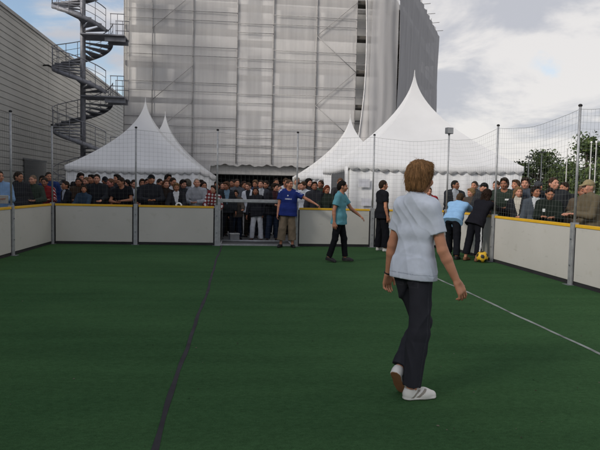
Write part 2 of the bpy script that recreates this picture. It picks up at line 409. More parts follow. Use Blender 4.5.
MB().box((-1.75, -.95, 2.34), (4.4, -.02, 2.92), bev=.02).build('canopy', mat('canopy_fascia', (.42, .41, .39), .7, .08), bld)
MB().box((-.25, -.16, 3.0), (1.72, -.003, HB), bev=.01).build('stair_tower', WALLL, bld)
GLASS = mat('window_glass', (.10, .115, .135), .25, .25, .8, spec=.6)
for zf in (3.6, 6.9, 10.4):
    w = MB().box((.28, -.185, zf), (1.12, -.163, zf+2.5)).build('window', mat('window_frame', (.30, .31, .32), .6), bld)
    for k in range(2):
        for q in range(3): MB().box((.32+.40*k, -.195, zf+.05+.82*q), (.32+.40*k+.36, -.187, zf+.05+.82*q+.76)).build('pane', GLASS, w)
    for (xa, xb) in ((-6.2, -4.4), (-4.0, -.9), (2.2, 4.6), (4.9, 6.6)):
        w = MB().box((xa, -.03, zf+.3), (xb, -.004, zf+1.75)).build('window', mat('window_frame', (.30, .31, .32), .6), bld)
        k = int((xb-xa)/.8)
        for q in range(k):
            a = xa+.06+(xb-xa-.06)*q/k; MB().box((a, -.045, zf+.36), (a+(xb-xa-.06)/k-.06, -.032, zf+1.69)).build('pane', GLASS, w)
for zf in (5.6, 8.9, 12.2):
    MB().box((bx0-.02, -.035, zf), (-.27, -.004, zf+.22)).build('cornice_band', mat('band', (.33, .325, .315), .8), bld)
    MB().box((1.74, -.035, zf), (bx1, -.004, zf+.22)).build('cornice_band', mat('band', (.33, .325, .315), .8), bld)
MB().box((bx0-.30, -.10, 0), (bx0-.04, .25, HB)).build('corner_pilaster', mat('pilaster', (.55, .53, .48), .8), bld)
# scaffolding
sc = empty('scaffolding', (0, bY, 0), 0, 'steel scaffolding wrapped in pale translucent debris netting round the building', 'scaffolding')
TUBE = mat('scaffold_tube', (.30, .295, .29), .5, .2, 8., metal=.0)
WOOD = mat('scaffold_plank', (.085, .078, .068), .9, .35, 3., stretch=(.2, 2, 2))
yo, yi = -1.35, -.45
lifts = [2.95+.0, 4.45, 6.42, 8.42, 10.4, 12.4, 14.35]
stx = [-6.6, -5.05, -2.8, -.3, 1.75, 4.25, 6.58, 8.15]
for x in stx:
    for y in (yo, yi):
        z0 = 0 if not (-1.6 < x < 4.3) else 2.95
        MB().tube([(x, y, z0), (x, y, 15.4)], .03, 6).build('standard', TUBE, sc, True)
segs = [(-6.6, -.3), (-.3, 1.75), (1.75, 8.15)]
for li, z in enumerate(lifts):
    for si, (a, b) in enumerate(segs):
        dz = (.0, -.55, .0)[si] if z > 3 else 0
        d = MB()
        for k in range(3): d.box((a+.02, yo+.12+.26*k, z-.05+dz), (b-.02, yo+.36+.26*k, z+dz))
        d.build('deck', WOOD, sc)
        MB().box((a+.02, yo+.085, z+.004+dz), (b-.02, yo+.115, z+.16+dz)).build('toe_board', WOOD, sc)
        for hz in (.55, 1.05):
            MB().tube([(a, yo-.045, z+hz+dz), (b, yo-.045, z+hz+dz)], .017, 6).build('guard_rail', TUBE, sc, True)
br = [(-5.05, 10.4, -2.8, 12.4), (-5.05, 6.42, -2.8, 8.42), (4.25, 10.4, 6.58, 12.4), (6.58, 8.42, 4.25, 10.4), (4.25, 6.42, 6.58, 8.42), (6.58, 4.45, 4.25, 6.42), (-5.05, 4.45, -2.8, 6.42)]
for a in br: MB().tube([(a[0], yo-.06, a[1]), (a[2], yo-.06, a[3])], .017, 6).build('diagonal_brace', TUBE, sc, True)
# side face scaffold
sdx, sdy = math.sin(ang), math.cos(ang); snx, sny = math.cos(ang), -math.sin(ang)
def side(s, o, z): return (bx1+sdx*s+snx*o, sdy*s+sny*o, z)
for s in np.arange(.3, FLEN+.1, 2.45):
    for o in (.35, 1.25):
        MB().tube([side(s, o, 0), side(s, o, 15.35)], .03, 6).build('standard', TUBE, sc, True)
    MB().tube([side(s, -.6, 15.0), side(s, 1.9, 15.0)], .022, 6).build('transom', TUBE, sc, True)
for z in lifts:
    d = MB(); d.obox(side(FLEN/2, .8, z-.025), np.array(side(FLEN/2, 0, 0))-np.array(side(0, 0, 0)), (snx*.43, sny*.43, 0), (0, 0, .025)); d.build('deck', WOOD, sc)
    for hz in (.55, 1.05):
        if z < 14 or hz < .8: MB().tube([side(0, 1.27, z+hz), side(FLEN, 1.27, z+hz)], .022, 6).build('guard_rail', TUBE, sc, True)
def net_material(name, col, fac, streak=.03):
    m = bpy.data.materials.new(name); m.use_nodes = True; nt = m.node_tree; n = nt.nodes; l = nt.links
    p = n['Principled BSDF']; p.inputs['Roughness'].default_value = .8; p.inputs['Specular IOR Level'].default_value = .15
    tc = n.new('ShaderNodeTexCoord'); mp = n.new('ShaderNodeMapping'); mp.inputs['Scale'].default_value = (3.2, 3.2, .14)
    l.new(tc.outputs['Object'], mp.inputs['Vector'])
    no = n.new('ShaderNodeTexNoise'); no.inputs['Scale'].default_value = 2.2; no.inputs['Detail'].default_value = 6
    l.new(mp.outputs['Vector'], no.inputs['Vector'])
    cr = n.new('ShaderNodeValToRGB'); e = cr.color_ramp.elements; e[0].position = .3; e[1].position = .7
    e[0].color = tuple(v*(1-streak) for v in col)+(1,); e[1].color = tuple(v*(1+streak) for v in col)+(1,)
    l.new(no.outputs['Fac'], cr.inputs['Fac']); l.new(cr.outputs['Color'], p.inputs['Base Color'])
    no2 = n.new('ShaderNodeTexNoise'); no2.inputs['Scale'].default_value = 1.1; no2.inputs['Detail'].default_value = 4; l.new(mp.outputs['Vector'], no2.inputs['Vector'])
    mr = n.new('ShaderNodeMapRange'); mr.inputs[1].default_value = .3; mr.inputs[2].default_value = .7; mr.inputs[3].default_value = fac-.03; mr.inputs[4].default_value = fac+.03
    l.new(no2.outputs['Fac'], mr.inputs[0]); l.new(mr.outputs[0], p.inputs['Alpha'])
    return m
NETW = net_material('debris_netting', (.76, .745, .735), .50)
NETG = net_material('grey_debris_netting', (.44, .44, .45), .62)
NETD = net_material('shaded_debris_netting', (.36, .36, .375), .97, .08)  # darker copy of the netting: shade of the side face put into its colour
def netsheet(fa, fb, yoff, z0f, z1, m, nu=26, nv=30, fold=.05, seed=0, bow=.0):
    P = []
    for i in range(nu+1):
        u = i/nu; col = []
        for j in range(nv+1):
            v = j/nv; xa, xb = fa(v), fb(v); x = xa+(xb-xa)*u; z0 = z0f(x); z = z0+(z1-z0)*v
            cell = abs(math.sin(PI*(z-.45)/1.99))
            y = yoff-bow*math.sin(PI*u)*cell*.5+fold*(.6*math.sin(x*5.1+seed+.3*z)+.4*math.sin(x*11+seed*2-.2*z+1.5*math.sin(z*.7)))
            col.append((x, y, z))
        P.append(col)
    return MB().grid(P).build('debris_net', m, sc, True)
rag = lambda x: 2.86+.05*math.sin(x*5)+.035*math.sin(x*13+1) if -1.75 < x < 4.5 else .6
for i in range(6):
    netsheet(lambda v, a=stx[i]: a, lambda v, b=stx[i+1]: b, yo+.055-.008*(i % 2), rag, 15.2, NETW, seed=i*1.7, fold=.010)
edge = lambda v: 6.82+.33*math.sin(PI*min(1, max(0, v*1.25-.28)))-.38*max(0, .45-v)
netsheet(edge, lambda v: 8.2, yo-.15, lambda x: .6, 15.2, NETW, seed=4, fold=.05)
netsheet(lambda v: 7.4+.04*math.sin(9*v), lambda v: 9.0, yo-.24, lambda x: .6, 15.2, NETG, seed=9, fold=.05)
MB().tube([(edge(v/30), yo-.17, .6+14.6*v/30) for v in range(31)], .035, 6).build('net_hem', mat('net_hem', (.60, .60, .60), .8), sc, True)
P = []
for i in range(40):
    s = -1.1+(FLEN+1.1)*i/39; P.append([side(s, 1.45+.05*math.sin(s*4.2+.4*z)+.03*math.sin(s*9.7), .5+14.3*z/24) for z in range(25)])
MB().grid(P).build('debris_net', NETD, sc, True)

# ------------------------------------------------------------------ spiral stair
SX, SY = atY(83, 97, 31.)[0], 31.0
st = empty('spiral_staircase', (SX, SY, 0), 0, 'grey steel spiral staircase with railings beside the wrapped building', 'staircase')
MB().tube([(0, 0, 0), (0, 0, 16.2)], .135, 16).build('central_column', STAIRM, st, True)
RAD = 1.46; TURN = 3.05; NST = 17; zref = atY(95, 97.5, 31.)[2]
def hp(a, r, z): return (r*math.cos(a), r*math.sin(a), z)
z_start = zref-2*TURN+.5
def ang_at(z): return -2*PI*(z-zref)/TURN           # clockwise going up, at +X on every landing
nstep = 0; z = .19
while z < 15.6 and nstep < 100:
    a1 = ang_at(z); da = 2*PI/NST*1.3; frac = ((z-zref) % TURN)/TURN
    if not (frac < .07 or frac > .955):
        vs = []
        for zz in (z-.06, z):
            vs += [hp(a1-da/2, .13, zz), hp(a1-da/2, RAD, zz), hp(a1, RAD*1.01, zz), hp(a1+da/2, RAD, zz), hp(a1+da/2, .13, zz)]
        MB().add(vs, [(4, 3, 2, 1, 0), (5, 6, 7, 8, 9)]+[(i, (i+1) % 5, 5+(i+1) % 5, 5+i) for i in range(5)]).build('tread', STAIRM, st)
    nstep += 1; z = .19+nstep*TURN/NST
def rail_pts(z0, z1, r, dz):
    n = int((z1-z0)/.09); return [hp(ang_at(z0+(z1-z0)*i/n), r, z0+(z1-z0)*i/n+dz) for i in range(n+1)]
for k in range(-2, 3):
    za, zb = max(.2, zref+k*TURN+.24), min(15.6, zref+(k+1)*TURN-.16)
    if zb <= za: continue
    for dz, r in ((1.0, .024), (.66, .013), (.33, .013)): MB().tube(rail_pts(za, zb, RAD, dz), r, 8).build('handrail', STAIRM, st, True)
    S = [[hp(ang_at(za+(zb-za)*i/60), RAD+q, za+(zb-za)*i/60+w) for i in range(61)] for q, w in ((-.012, -.16), (.012, -.16), (.012, .05), (-.012, .05), (-.012, -.16))]
    MB().grid(S).build('stringer', STAIRM, st, True)
    nb_ = 13
    for i in range(nb_+1):
        zz = za+(zb-za)*i/nb_; MB().tube([hp(ang_at(zz), RAD, zz-.05), hp(ang_at(zz), RAD, zz+1.0)], .017, 6).build('baluster', STAIRM, st, True)
for k in range(-1, 3):
    z = zref+k*TURN
    MB().box((.05, -.75, z-.07), (2.2, .55, z), bev=.008).build('landing', STAIRM, st)
    MB().box((1.2, -.55, z-.30), (2.2, -.40, z-.072)).build('landing_beam', STAIRM, st)
    MB().box((1.2, .2, z-.30), (2.2, .35, z-.072)).build('landing_beam', STAIRM, st)
    for y in (-.73, .53):
        for hz in (.5, 1.0): MB().tube([(1.5, y, z+hz), (2.2, y, z+hz)], .02, 6).build('landing_rail', STAIRM, st, True)
        for x in (1.53, 1.86, 2.18): MB().tube([(x, y, z), (x, y, z+1.0)], .017, 6).build('baluster', STAIRM, st, True)

# ------------------------------------------------------------------ trees, lamps, flagpoles
LEAF = [mat('leaf', c, .75, .4, 1.1, spec=.2) for c in ((.058, .085, .030), (.075, .105, .036), (.042, .066, .028))]
BARK = mat('bark', (.06, .05, .04), .95, .3, 6., .6, 20.)
def tree(cx, cy, H, W, label, seed, low=.3, nleaf=6500, leaf=.24, cat='tree'):
    rr = np.random.default_rng(seed); root = empty('tree', (cx, cy, 0), 0, label, cat, 'trees behind the spectators')
    t = MB(); t.tube([(0, 0, 0), (.05, .03, H*.3), (-.04, .05, H*.6), (.02, 0, H*.9)], [H*.026, H*.02, H*.012, H*.004], 8); clumps = []
    for i in range(16):
        a = rr.uniform(0, 2*PI); zz = H*rr.uniform(low, .93); q = 1-abs((zz/H-.5)/.62)**2.0; rad = W/2*max(.2, q)*rr.uniform(.35, .9)
        e = Vector((rad*math.cos(a), rad*math.sin(a), zz)); b = Vector((0, 0, zz*.72)); t.tube([b, (b+e)/2+Vector((0, 0, .05*H)), e], [H*.010, H*.007, H*.003], 5); clumps.append((e, W*rr.uniform(.16, .27)))
    clumps.append((Vector((0, 0, H*.93)), W*.13))
    t.build('trunk', BARK, root, True); m = MB()
    for i in range(nleaf):
        c, r = clumps[rr.integers(len(clumps))]; d = rr.normal(size=3); d /= np.linalg.norm(d); p = np.array(c)+d*r*rr.uniform(.12, 1.12)**.6*np.array((1, 1, .85))
        if p[2] < .15: continue
        n = rr.normal(size=3)+d*.8; n /= np.linalg.norm(n); u = np.cross(n, rr.normal(size=3)); u /= np.linalg.norm(u); w = np.cross(n, u); s = leaf*rr.uniform(.5, 1.15)
        m.add([p-u*s*.5, p-w*s*.28+u*s*.05, p+u*s*.6, p+w*s*.28+u*s*.05], [(0, 1, 2, 3)], int(rr.integers(3)))
    m.build('crown', LEAF, root); return root
def tplace(px, pytop, Y): p = atY(px, pytop, Y); return p[0], p[1], p[2]
x, y, h = tplace(541, 153, 42); tree(x, y, h, 4.6, 'small round dark green tree behind the spectators, clear of the taller tree', 3, .15)
x, y, h = tplace(588, 139, 36); tree(x, y, h, 4.9, 'tall bushy green tree behind the man in beige cap', 11, .12, 6500)
x, y, h = tplace(572, 162, 40); tree(x, y, h, 3.6, 'low green bush filling the gap between the two taller trees', 23, .1, 3600)
x, y, h = tplace(618, 146, 34); tree(x, y, h, 4.6, 'leafy tree cut off by the picture edge', 31, .12, 4200)
x, y, h = tplace(556, 172, 46); tree(x, y, h, 5.2, 'low wide bush under the small round tree', 37, .1, 3600)
for i, (px, py, Y, lab) in enumerate(((529, 158, 33, 'dark street lamp with short crossarm beside the tent corner'), (542, 153, 33.5, 'dark street lamp with short crossarm in front of the small round tree'))):
    p = atY(px, py, Y); r = empty('street_lamp', (p[0], p[1], 0), 0, lab, 'street lamp', 'street lamps beyond the tents')
    MB().tube([(0, 0, 0), (0, 0, p[2])], [.04, .022], 8).build('pole', STEELD, r, True)
    MB().box((-.17, -.04, p[2]), (.17, .04, p[2]+.04), bev=.01).build('crossarm', BLACK, r)
    for s in (-1, 1): MB().box((s*.14-.08, -.06, p[2]+.04), (s*.14+.08, .06, p[2]+.10), bev=.02).build('lamp_head', STEELD, r)
for i, (px, py, Y, lab) in enumerate(((591.5, 143, 27, 'slim white flagpole just right of the tall net pole'), (596.5, 143, 28, 'slim white flagpole nearest the picture edge'), (567.5, 149, 29, 'slim white flagpole left of the tall net pole'))):
    p = atY(px, py, Y); r = empty('flagpole', (p[0], p[1], 0), 0, lab, 'flagpole', 'white flagpoles among the trees')
    MB().tube([(0, 0, 0), (0, 0, p[2])], [.032, .024], 10).build('pole', mat('pole_paint', (.40, .40, .39), .5), r, True)
    MB().sphere((0, 0, p[2]+.03), .055, 10).build('finial', WHITEP, r, True); MB().box((-.15, -.15, 0), (.15, .15, .06), bev=.01).build('foot', STEELD, r)

# ------------------------------------------------------------------ ball and small things
bp_ = gnd(482, 263.2); BR = .128
ball = MB().sphere((0, 0, 0), BR, 40).build('football', [mat('ball_yellow', (.62, .38, .03), .45, .1), mat('ball_black', (.02, .02, .02), .45, .1)], None, True)
g = (1+5**.5)/2; ico = [Vector(v).normalized() for v in [(0, 1, g), (0, -1, g), (0, 1, -g), (0, -1, -g), (1, g, 0), (-1, g, 0), (1, -g, 0), (-1, -g, 0), (g, 0, 1), (-g, 0, 1), (g, 0, -1), (-g, 0, -1)]]
for pg in ball.data.polygons:
    if max(pg.center.normalized().dot(v) for v in ico) > math.cos(R_(19)): pg.material_index = 1
ball.location = (bp_[0], bp_[1], BR+.015); ball.rotation_euler = (.4, .8, .3)
tag(ball, 'yellow football with black patches at the feet of the players by the boards', 'ball')
p = gnd(234, 242); cr = empty('crate', (p[0], 16.95, 0), .2, 'small grey plastic crate on the ground behind the goal', 'crate')
CRM = mat('grey_plastic', (.22, .23, .24), .5, .1)
for a, b in (((-.22, -.16, 0), (.22, -.14, .27)), ((-.22, .14, 0), (.22, .16, .27)), ((-.22, -.138, 0), (-.20, .138, .27)), ((.20, -.138, 0), (.22, .138, .27))): MB().box(a, b).build('side_panel', CRM, cr)
MB().box((-.235, -.175, .272), (.235, .175, .315), bev=.01).build('lid', mat('pale_lid', (.42, .43, .43), .5), cr)
cr.scale = (.62, .62, .75)
p = atY(178.5, 205.5, YB-.02)
tg = MB(); 
tg.tube([(.07*math.cos(a), 0, .07*math.sin(a)) for a in np.linspace(0, PI, 14)], .022, 8)
tg = tg.build('sticker', mat('white_plastic', (.72, .72, .72), .5), None, True); tg.location = (p[0], YB+.03, 1.05)
tag(tg, 'small white arch shaped clip on the yellow rail of the far boards', 'clip')

# ------------------------------------------------------------------ people: bodies and clothes as implicit surfaces
def smin(a, b, k):
    h = np.maximum(k-np.abs(a-b), 0)/k; return np.minimum(a, b)-h*h*k*.25
class Prim:
    """tapered capsule or ellipsoid; optional flattening along an axis, clip planes, subtraction"""
    def __init__(s, kind, a, b, ra, rb, k=.02, flat=None, clip=(), sub=False):
        s.kind, s.a, s.b, s.ra, s.rb, s.k, s.flat, s.clip, s.sub = kind, np.array(a, float), b, ra, rb, k, flat, clip, sub
    def bbox(s):
        if s.kind == 'rc':
            r = max(s.ra, s.rb); b = np.array(s.b, float); return np.minimum(s.a, b)-r, np.maximum(s.a, b)+r
        r = max(s.ra); return s.a-r, s.a+r
    def dist(s, P):
        if s.kind == 'rc':
            b = np.array(s.b, float); Q = P-s.a; ab = b-s.a
            L = ab@ab+1e-12; t = np.clip((Q@ab)/L, 0, 1); D = Q-t[..., None]*ab
            fl = 1.
            if s.flat is not None:
                nrm, f = s.flat; D = D+(D@nrm)[..., None]*nrm*(1/f-1)
            d = np.sqrt((D*D).sum(-1))-(s.ra+t*(s.rb-s.ra))
        else:
            Q = (P-s.a) if s.b is None else (P-s.a)@s.b; r = np.array(s.ra)
            k0 = np.sqrt(((Q/r)**2).sum(-1)); k1 = np.sqrt(((Q/(r*r))**2).sum(-1))+1e-9; d = k0*(k0-1)/k1
        for p, nn in s.clip: d = np.maximum(d, (P-p)@nn)
        return d
def surface(prims, res, disp=None, cuts=()):
    lo = np.min([p.bbox()[0] for p in prims if not p.sub], 0)-3*res; hi = np.max([p.bbox()[1] for p in prims if not p.sub], 0)+3*res
    n = np.ceil((hi-lo)/res).astype(int)+1
    f = np.full(n, .08, np.float32); ax = [lo[i]+res*np.arange(n[i]) for i in range(3)]
    def block(a, b, m):
        i0 = np.clip(np.floor((a-m-lo)/res).astype(int), 0, n-1); i1 = np.clip(np.ceil((b+m-lo)/res).astype(int)+1, 1, n)
        if (i1 <= i0).any(): return None, None
        sl = tuple(slice(i0[i], i1[i]) for i in range(3))
        return sl, np.stack(np.meshgrid(*[ax[i][sl[i]] for i in range(3)], indexing='ij'), -1)
    for p in prims:
        a, b = p.bbox(); sl, P = block(a, b, p.k+4*res)
        if sl is None: continue
        d = p.dist(P)
        if p.sub: f[sl] = -smin(-f[sl], d, p.k)
        else: f[sl] = smin(f[sl], d, p.k)
    if disp is not None or cuts:
        P = np.stack(np.meshgrid(*ax, indexing='ij'), -1)
        if disp is not None:
            near = np.abs(f) < .04; f[near] += disp(P[near])
        for c in cuts: f = np.maximum(f, c(P))
    ins = f < 0; c = np.zeros(n-1, np.int8)
    for i in (0, 1):
        for j in (0, 1):
            for k in (0, 1): c += ins[i:n[0]-1+i, j:n[1]-1+j, k:n[2]-1+k]
    act = np.argwhere((c > 0) & (c < 8)); idx = np.full(n-1, -1, np.int32); idx[tuple(act.T)] = np.arange(len(act))
    cor = [(i, j, k) for i in (0, 1) for j in (0, 1) for k in (0, 1)]
    val = np.stack([f[act[:, 0]+i, act[:, 1]+j, act[:, 2]+k] for i, j, k in cor], 1)
    acc = np.zeros((len(act), 3)); cnt = np.zeros(len(act))
    for u in range(8):
        for v in range(u+1, 8):
            if sum(abs(cor[u][t]-cor[v][t]) for t in range(3)) != 1: continue
            m = (val[:, u] < 0) != (val[:, v] < 0)
            t = np.where(m, val[:, u]/(val[:, u]-val[:, v]+1e-12), 0)
            acc += m[:, None]*(np.array(cor[u])+t[:, None]*(np.array(cor[v])-np.array(cor[u]))); cnt += m
    V = lo+res*(act+acc/np.maximum(cnt, 1)[:, None]); F = []
    for axis in range(3):
        s0 = [slice(0, n[i]) for i in range(3)]; s1 = list(s0); s0[axis] = slice(0, n[axis]-1); s1[axis] = slice(1, n[axis])
        A, B = ins[tuple(s0)], ins[tuple(s1)]; e = np.argwhere(A != B); o = [(axis+1) % 3, (axis+2) % 3]
        ok = (e[:, o[0]] > 0) & (e[:, o[1]] > 0) & (e[:, o[0]] < n[o[0]]-1) & (e[:, o[1]] < n[o[1]]-1); e = e[ok]
        q = []
        for d0, d1 in ((1, 1), (0, 1), (0, 0), (1, 0)):
            g = e.copy(); g[:, o[0]] -= d0; g[:, o[1]] -= d1; q.append(idx[tuple(g.T)])
        q = np.stack(q, 1); fl = ~A[tuple(e.T)]; q[fl] = q[fl][:, ::-1]; F.append(q)
    F = np.concatenate(F); F = F[(F >= 0).all(1)]
    # one light relaxation to take the grid stairs out
    return V, F
def mesh_obj(name, V, F, mats, parent=None, paint=None, extra=None):
    """extra: list of (verts, faces, material index) islands such as eyes"""
    me = bpy.data.meshes.new(name); mats = mats if isinstance(mats, (list, tuple)) else [mats]
    mi = np.zeros(len(F), np.int32)
    if paint is not None: mi[:] = paint(V[F].mean(1))
    if extra:
        for ev, ef, m in extra:
            F = np.concatenate([F, np.array(ef)+len(V)]); V = np.concatenate([V, np.array(ev)]); mi = np.concatenate([mi, np.full(len(ef), m, np.int32)])
    me.vertices.add(len(V)); me.vertices.foreach_set('co', V.astype(np.float32).ravel())
    me.loops.add(len(F)*4); me.loops.foreach_set('vertex_index', F.astype(np.int32).ravel())
    me.polygons.add(len(F)); me.polygons.foreach_set('loop_start', np.arange(len(F), dtype=np.int32)*4)
    me.polygons.foreach_set('material_index', mi); me.polygons.foreach_set('use_smooth', np.ones(len(F), bool))
    for m in mats: me.materials.append(m)
    me.update(calc_edges=True); me.validate(); return link(name, me, parent)
def relax(V, F, it=1, lam=.45):
    for _ in range(it):
        S = np.zeros_like(V); C = np.zeros(len(V))
        for a, b in ((0, 1), (1, 2), (2, 3), (3, 0)):
            np.add.at(S, F[:, a], V[F[:, b]]); np.add.at(C, F[:, a], 1); np.add.at(S, F[:, b], V[F[:, a]]); np.add.at(C, F[:, b], 1)
        V = V+lam*(S/np.maximum(C, 1)[:, None]-V)
    return V
def wrinkle(seed, amp, freq=20., dirs=None):
    r = np.random.default_rng(seed); K = [(r.normal(size=3)*np.array((1, 1, .5))*freq*s, r.uniform(0, 6.3), a) for s, a in ((.5, 1.), (.8, .8), (1.2, .6), (1.9, .4))]
    W = [(r.normal(size=3)*freq*.35, r.uniform(0, 6.3)) for _ in range(3)]
    def f(P):
        Q = P.copy()
        for i, (w, p) in enumerate(W): Q[..., i] += .035*np.sin(P@w+p)
        o = 0
        for k, p, a in K:
            s = np.sin(Q@k+p); o = o+a*((1-np.abs(s))**2.5*2.2-.5)
        return -amp*o/2.0
    return f
def rotx(a): c, s = math.cos(a), math.sin(a); return np.array([[1, 0, 0], [0, c, -s], [0, s, c]])
def roty(a): c, s = math.cos(a), math.sin(a); return np.array([[c, 0, s], [0, 1, 0], [-s, 0, c]])
def rotz(a): c, s = math.cos(a), math.sin(a); return np.array([[c, -s, 0], [s, c, 0], [0, 0, 1]])
ARMS = {'down': ((4, 10), (14, 6)), 'crossed': ((24, 14), (78, -58)), 'board': ((30, 10), (72, -12)), 'hold': ((22, 8), (95, -30)), 'hips': ((-12, 38), (20, -42)),
        'pocket': ((-8, 18), (18, -4)), 'phone': ((38, 16), (140, -22)), 'back': ((-14, 14), (-10, -20))}
LEGS = {'stand': (((2, 3), 2, (10, 0)), ((2, 3), 2, (10, 0))), 'easy': (((0, 4), 1, (14, 0)), ((7, 5), 10, (22, 0)))}
def person(label, pos, yaw, h=1.75, lean=(0, 0), twist=0, armL='down', armR='down', legs='stand', head=(0, 0), hair='short', hairc='2a2019', skin='a9745a', top='tee', topc='404040',
           inner=None, legc='22252b', legcut=.97, shoec='202022', solec='b8b8b4', build=1., res=.012, group='spectators behind the boards', sleeve=.62, toppaint=None, topmats=None, legpaint=None, legmats=None, loose=1., hem=.475, seed=0, shoepaint=None, shoemats=None, wr=.007, legwr=.007, legw=1., flare=1.35):
    H = h; T = rotz(R_(twist))@roty(R_(lean[1]))@rotx(-R_(lean[0])); bw = build
    legs = LEGS.get(legs, legs); arms = [ARMS.get(a, a) if isinstance(a, str) else a for a in (armL, armR)]
    X = np.array([1., 0, 0]); Z = np.array([0, 0, 1.]); pel = np.zeros(3)
    def tp(x, y, z): return pel+T@(np.array((x, y, z-.53))*H)
    J = {}
    for i, s in ((0, -1), (1, 1)):
        (tf, to), kb, (fy, fp) = legs[i]; hipj = np.array((s*.050, 0, -.012))*H
        def ldir(a, b): return np.array((s*math.sin(R_(b)), math.sin(R_(a))*math.cos(R_(b)), -math.cos(R_(a))*math.cos(R_(b))))
        kn = hipj+ldir(tf, to)*.242*H; an = kn+ldir(tf-kb, to)*.240*H
        fd = rotz(-s*R_(fy))@np.array((0, math.cos(R_(fp)), -math.sin(R_(fp)))); fu = np.cross(np.cross(fd, Z), fd); fu = fu/np.linalg.norm(fu)
        J[s] = dict(hip=hipj, kn=kn, an=an, fd=fd, fu=fu)
    low = min(min((J[s]['an']-J[s]['fu']*.040*H+J[s]['fd']*q*H)[2] for q in (-.03, .103)) for s in (-1, 1))
    pel[2] = -low
    for s in (-1, 1):
        for k in ('hip', 'kn', 'an'): J[s][k] = J[s][k]+pel
    for i, s in ((0, -1), (1, 1)):
        (u0, u1), (f0, f1) = arms[i][:2]
        def adir(a, b): return np.array((s*math.sin(R_(b)), math.sin(R_(a))*math.cos(R_(b)), -math.cos(R_(a))*math.cos(R_(b))))
        TW = rotz(R_(twist)); sh = tp(s*.108*bw, -.004, .806); el = sh+TW@adir(u0, u1)*.178*H; wr_ = el+TW@adir(f0, f1)*.148*H
        J[s].update(sh=sh, el=el, wr=wr_, hd=(wr_-el)/np.linalg.norm(wr_-el))
    Hm = rotz(R_(twist))@rotz(R_(head[0]))@rotx(R_(head[1]))
    if lean[0] > 15: Hm = rotz(R_(twist+head[0]))@rotx(R_(head[1]-lean[0]*.55))
    N0 = tp(0, .004, .872)
    def hp_(x, y, z): return N0+Hm@(np.array((x, y, z-.872))*H)
    yT = T@np.array((0, 1., 0))
    fl = (yT, .80)
    def rc(a, b, ra, rb, k=.03, flat=None, clip=(), sub=False): return Prim('rc', a, b, ra*H, rb*H, k*H, flat, clip, sub)
    def el_(c, r, M, k=.02, sub=False, clip=()): return Prim('el', c, M, tuple(q*H for q in r), None, k*H, None, clip, sub)
    def torso(o, k=.018):
        return [rc(tp(-.045*bw, 0, .53), tp(.045*bw, 0, .53), .064*bw+o, .064*bw+o, k, fl), rc(tp(-.034*bw, 0, .61), tp(.034*bw, 0, .61), .061*bw+o, .061*bw+o, k, fl),
                rc(tp(-.045*bw, 0, .70), tp(.045*bw, 0, .70), .066*bw+o, .066*bw+o, k, fl), rc(tp(-.060*bw, -.002, .765), tp(.060*bw, -.002, .765), .056*bw+o, .056*bw+o, k, fl),
                rc(tp(-.098*bw, -.006, .803), tp(.098*bw, -.006, .803), .033+o, .033+o, k), rc(tp(0, -.010, .842), tp(.080*bw, -.008, .818), .030+o, .026+o, k), rc(tp(0, -.010, .842), tp(-.080*bw, -.008, .818), .030+o, .026+o, k)]
    # ---- body
    B = torso(0)
    B += [rc(tp(0, -.008, .825), hp_(0, -.008, .905), .034, .031, .02)]
    B += [el_(hp_(0, -.006, .946), (.0435, .054, .054), Hm), el_(hp_(0, .014, .912), (.035, .042, .043), Hm, .02), el_(hp_(0, .040, .886), (.016, .014, .013), Hm, .015),
          rc(hp_(0, .053, .936), hp_(0, .0655, .915), .0055, .0085, .010), el_(hp_(0, .048, .953), (.030, .010, .008), Hm, .012), el_(hp_(0, .053, .897), (.014, .008, .006), Hm, .006)]
    for s in (-1, 1):
        B += [el_(hp_(s*.046, -.004, .925), (.007, .014, .019), Hm@rotz(s*.35), .006), el_(hp_(s*.024, .040, .918), (.014, .014, .013), Hm, .012), el_(hp_(s*.019, .0585, .938), (.010, .008, .006), Hm, .008, True)]
        j = J[s]
        B += [rc(j['sh'], j['el'], .029*bw, .0225, .018), rc(j['el'], j['el']+(j['wr']-j['el'])*.28, .0225, .0228, .006), rc(j['el']+(j['wr']-j['el'])*.28, j['wr'], .0228, .0142, .006)]
        # hand: palm, four fingers of unequal length, thumb from the side of the palm
        hd = j['hd']; side_ = np.cross(hd, np.array((0, 1., 0)) if abs(hd[1]) < .75 else Z); side_ /= np.linalg.norm(side_); nm = np.cross(side_, hd)
        hw = nm if abs(hd[1]) < .75 else side_; pn = np.cross(hd, hw)         # hw: across the palm, pn: palm normal
        if pn@X*s > 0: pn = -pn                                               # the palm looks to the body
        fwd = np.array((0, 1., 0)) if abs(hd[1]) < .75 else Z
        if hw@fwd < 0: hw = -hw
        w0 = j['wr']
        B += [rc(w0+hd*.006*H-hw*.009*H, w0+hd*.042*H-hw*.012*H, .0125, .0135, .012, (pn, .72)), rc(w0+hd*.006*H+hw*.009*H, w0+hd*.042*H+hw*.013*H, .0125, .0135, .012, (pn, .72))]
        for q, (off, ln) in enumerate(((.0200, .040), (.0070, .046), (-.0065, .043), (-.0195, .034))):
            b0 = w0+hd*.048*H+hw*off*H; cu = .35+.12*q
            m = b0+(hd*math.cos(cu*.6)+pn*math.sin(cu*.6)+hw*off*5.)*ln*.52*H; e = m+(hd*math.cos(cu*2)+pn*math.sin(cu*2))*ln*.5*H
            B += [rc(b0, m, .0053, .0048, .0022), rc(m, e, .0048, .0039, .002)]
        t0 = w0+hd*.014*H+hw*.017*H; t1 = t0+(hd*.75+hw*.55+pn*.3)*.026*H; t2 = t1+(hd*.95+hw*.12+pn*.25)*.024*H
        B += [rc(t0, t1, .0075, .0062, .006), rc(t1, t2, .0062, .0048, .003)]
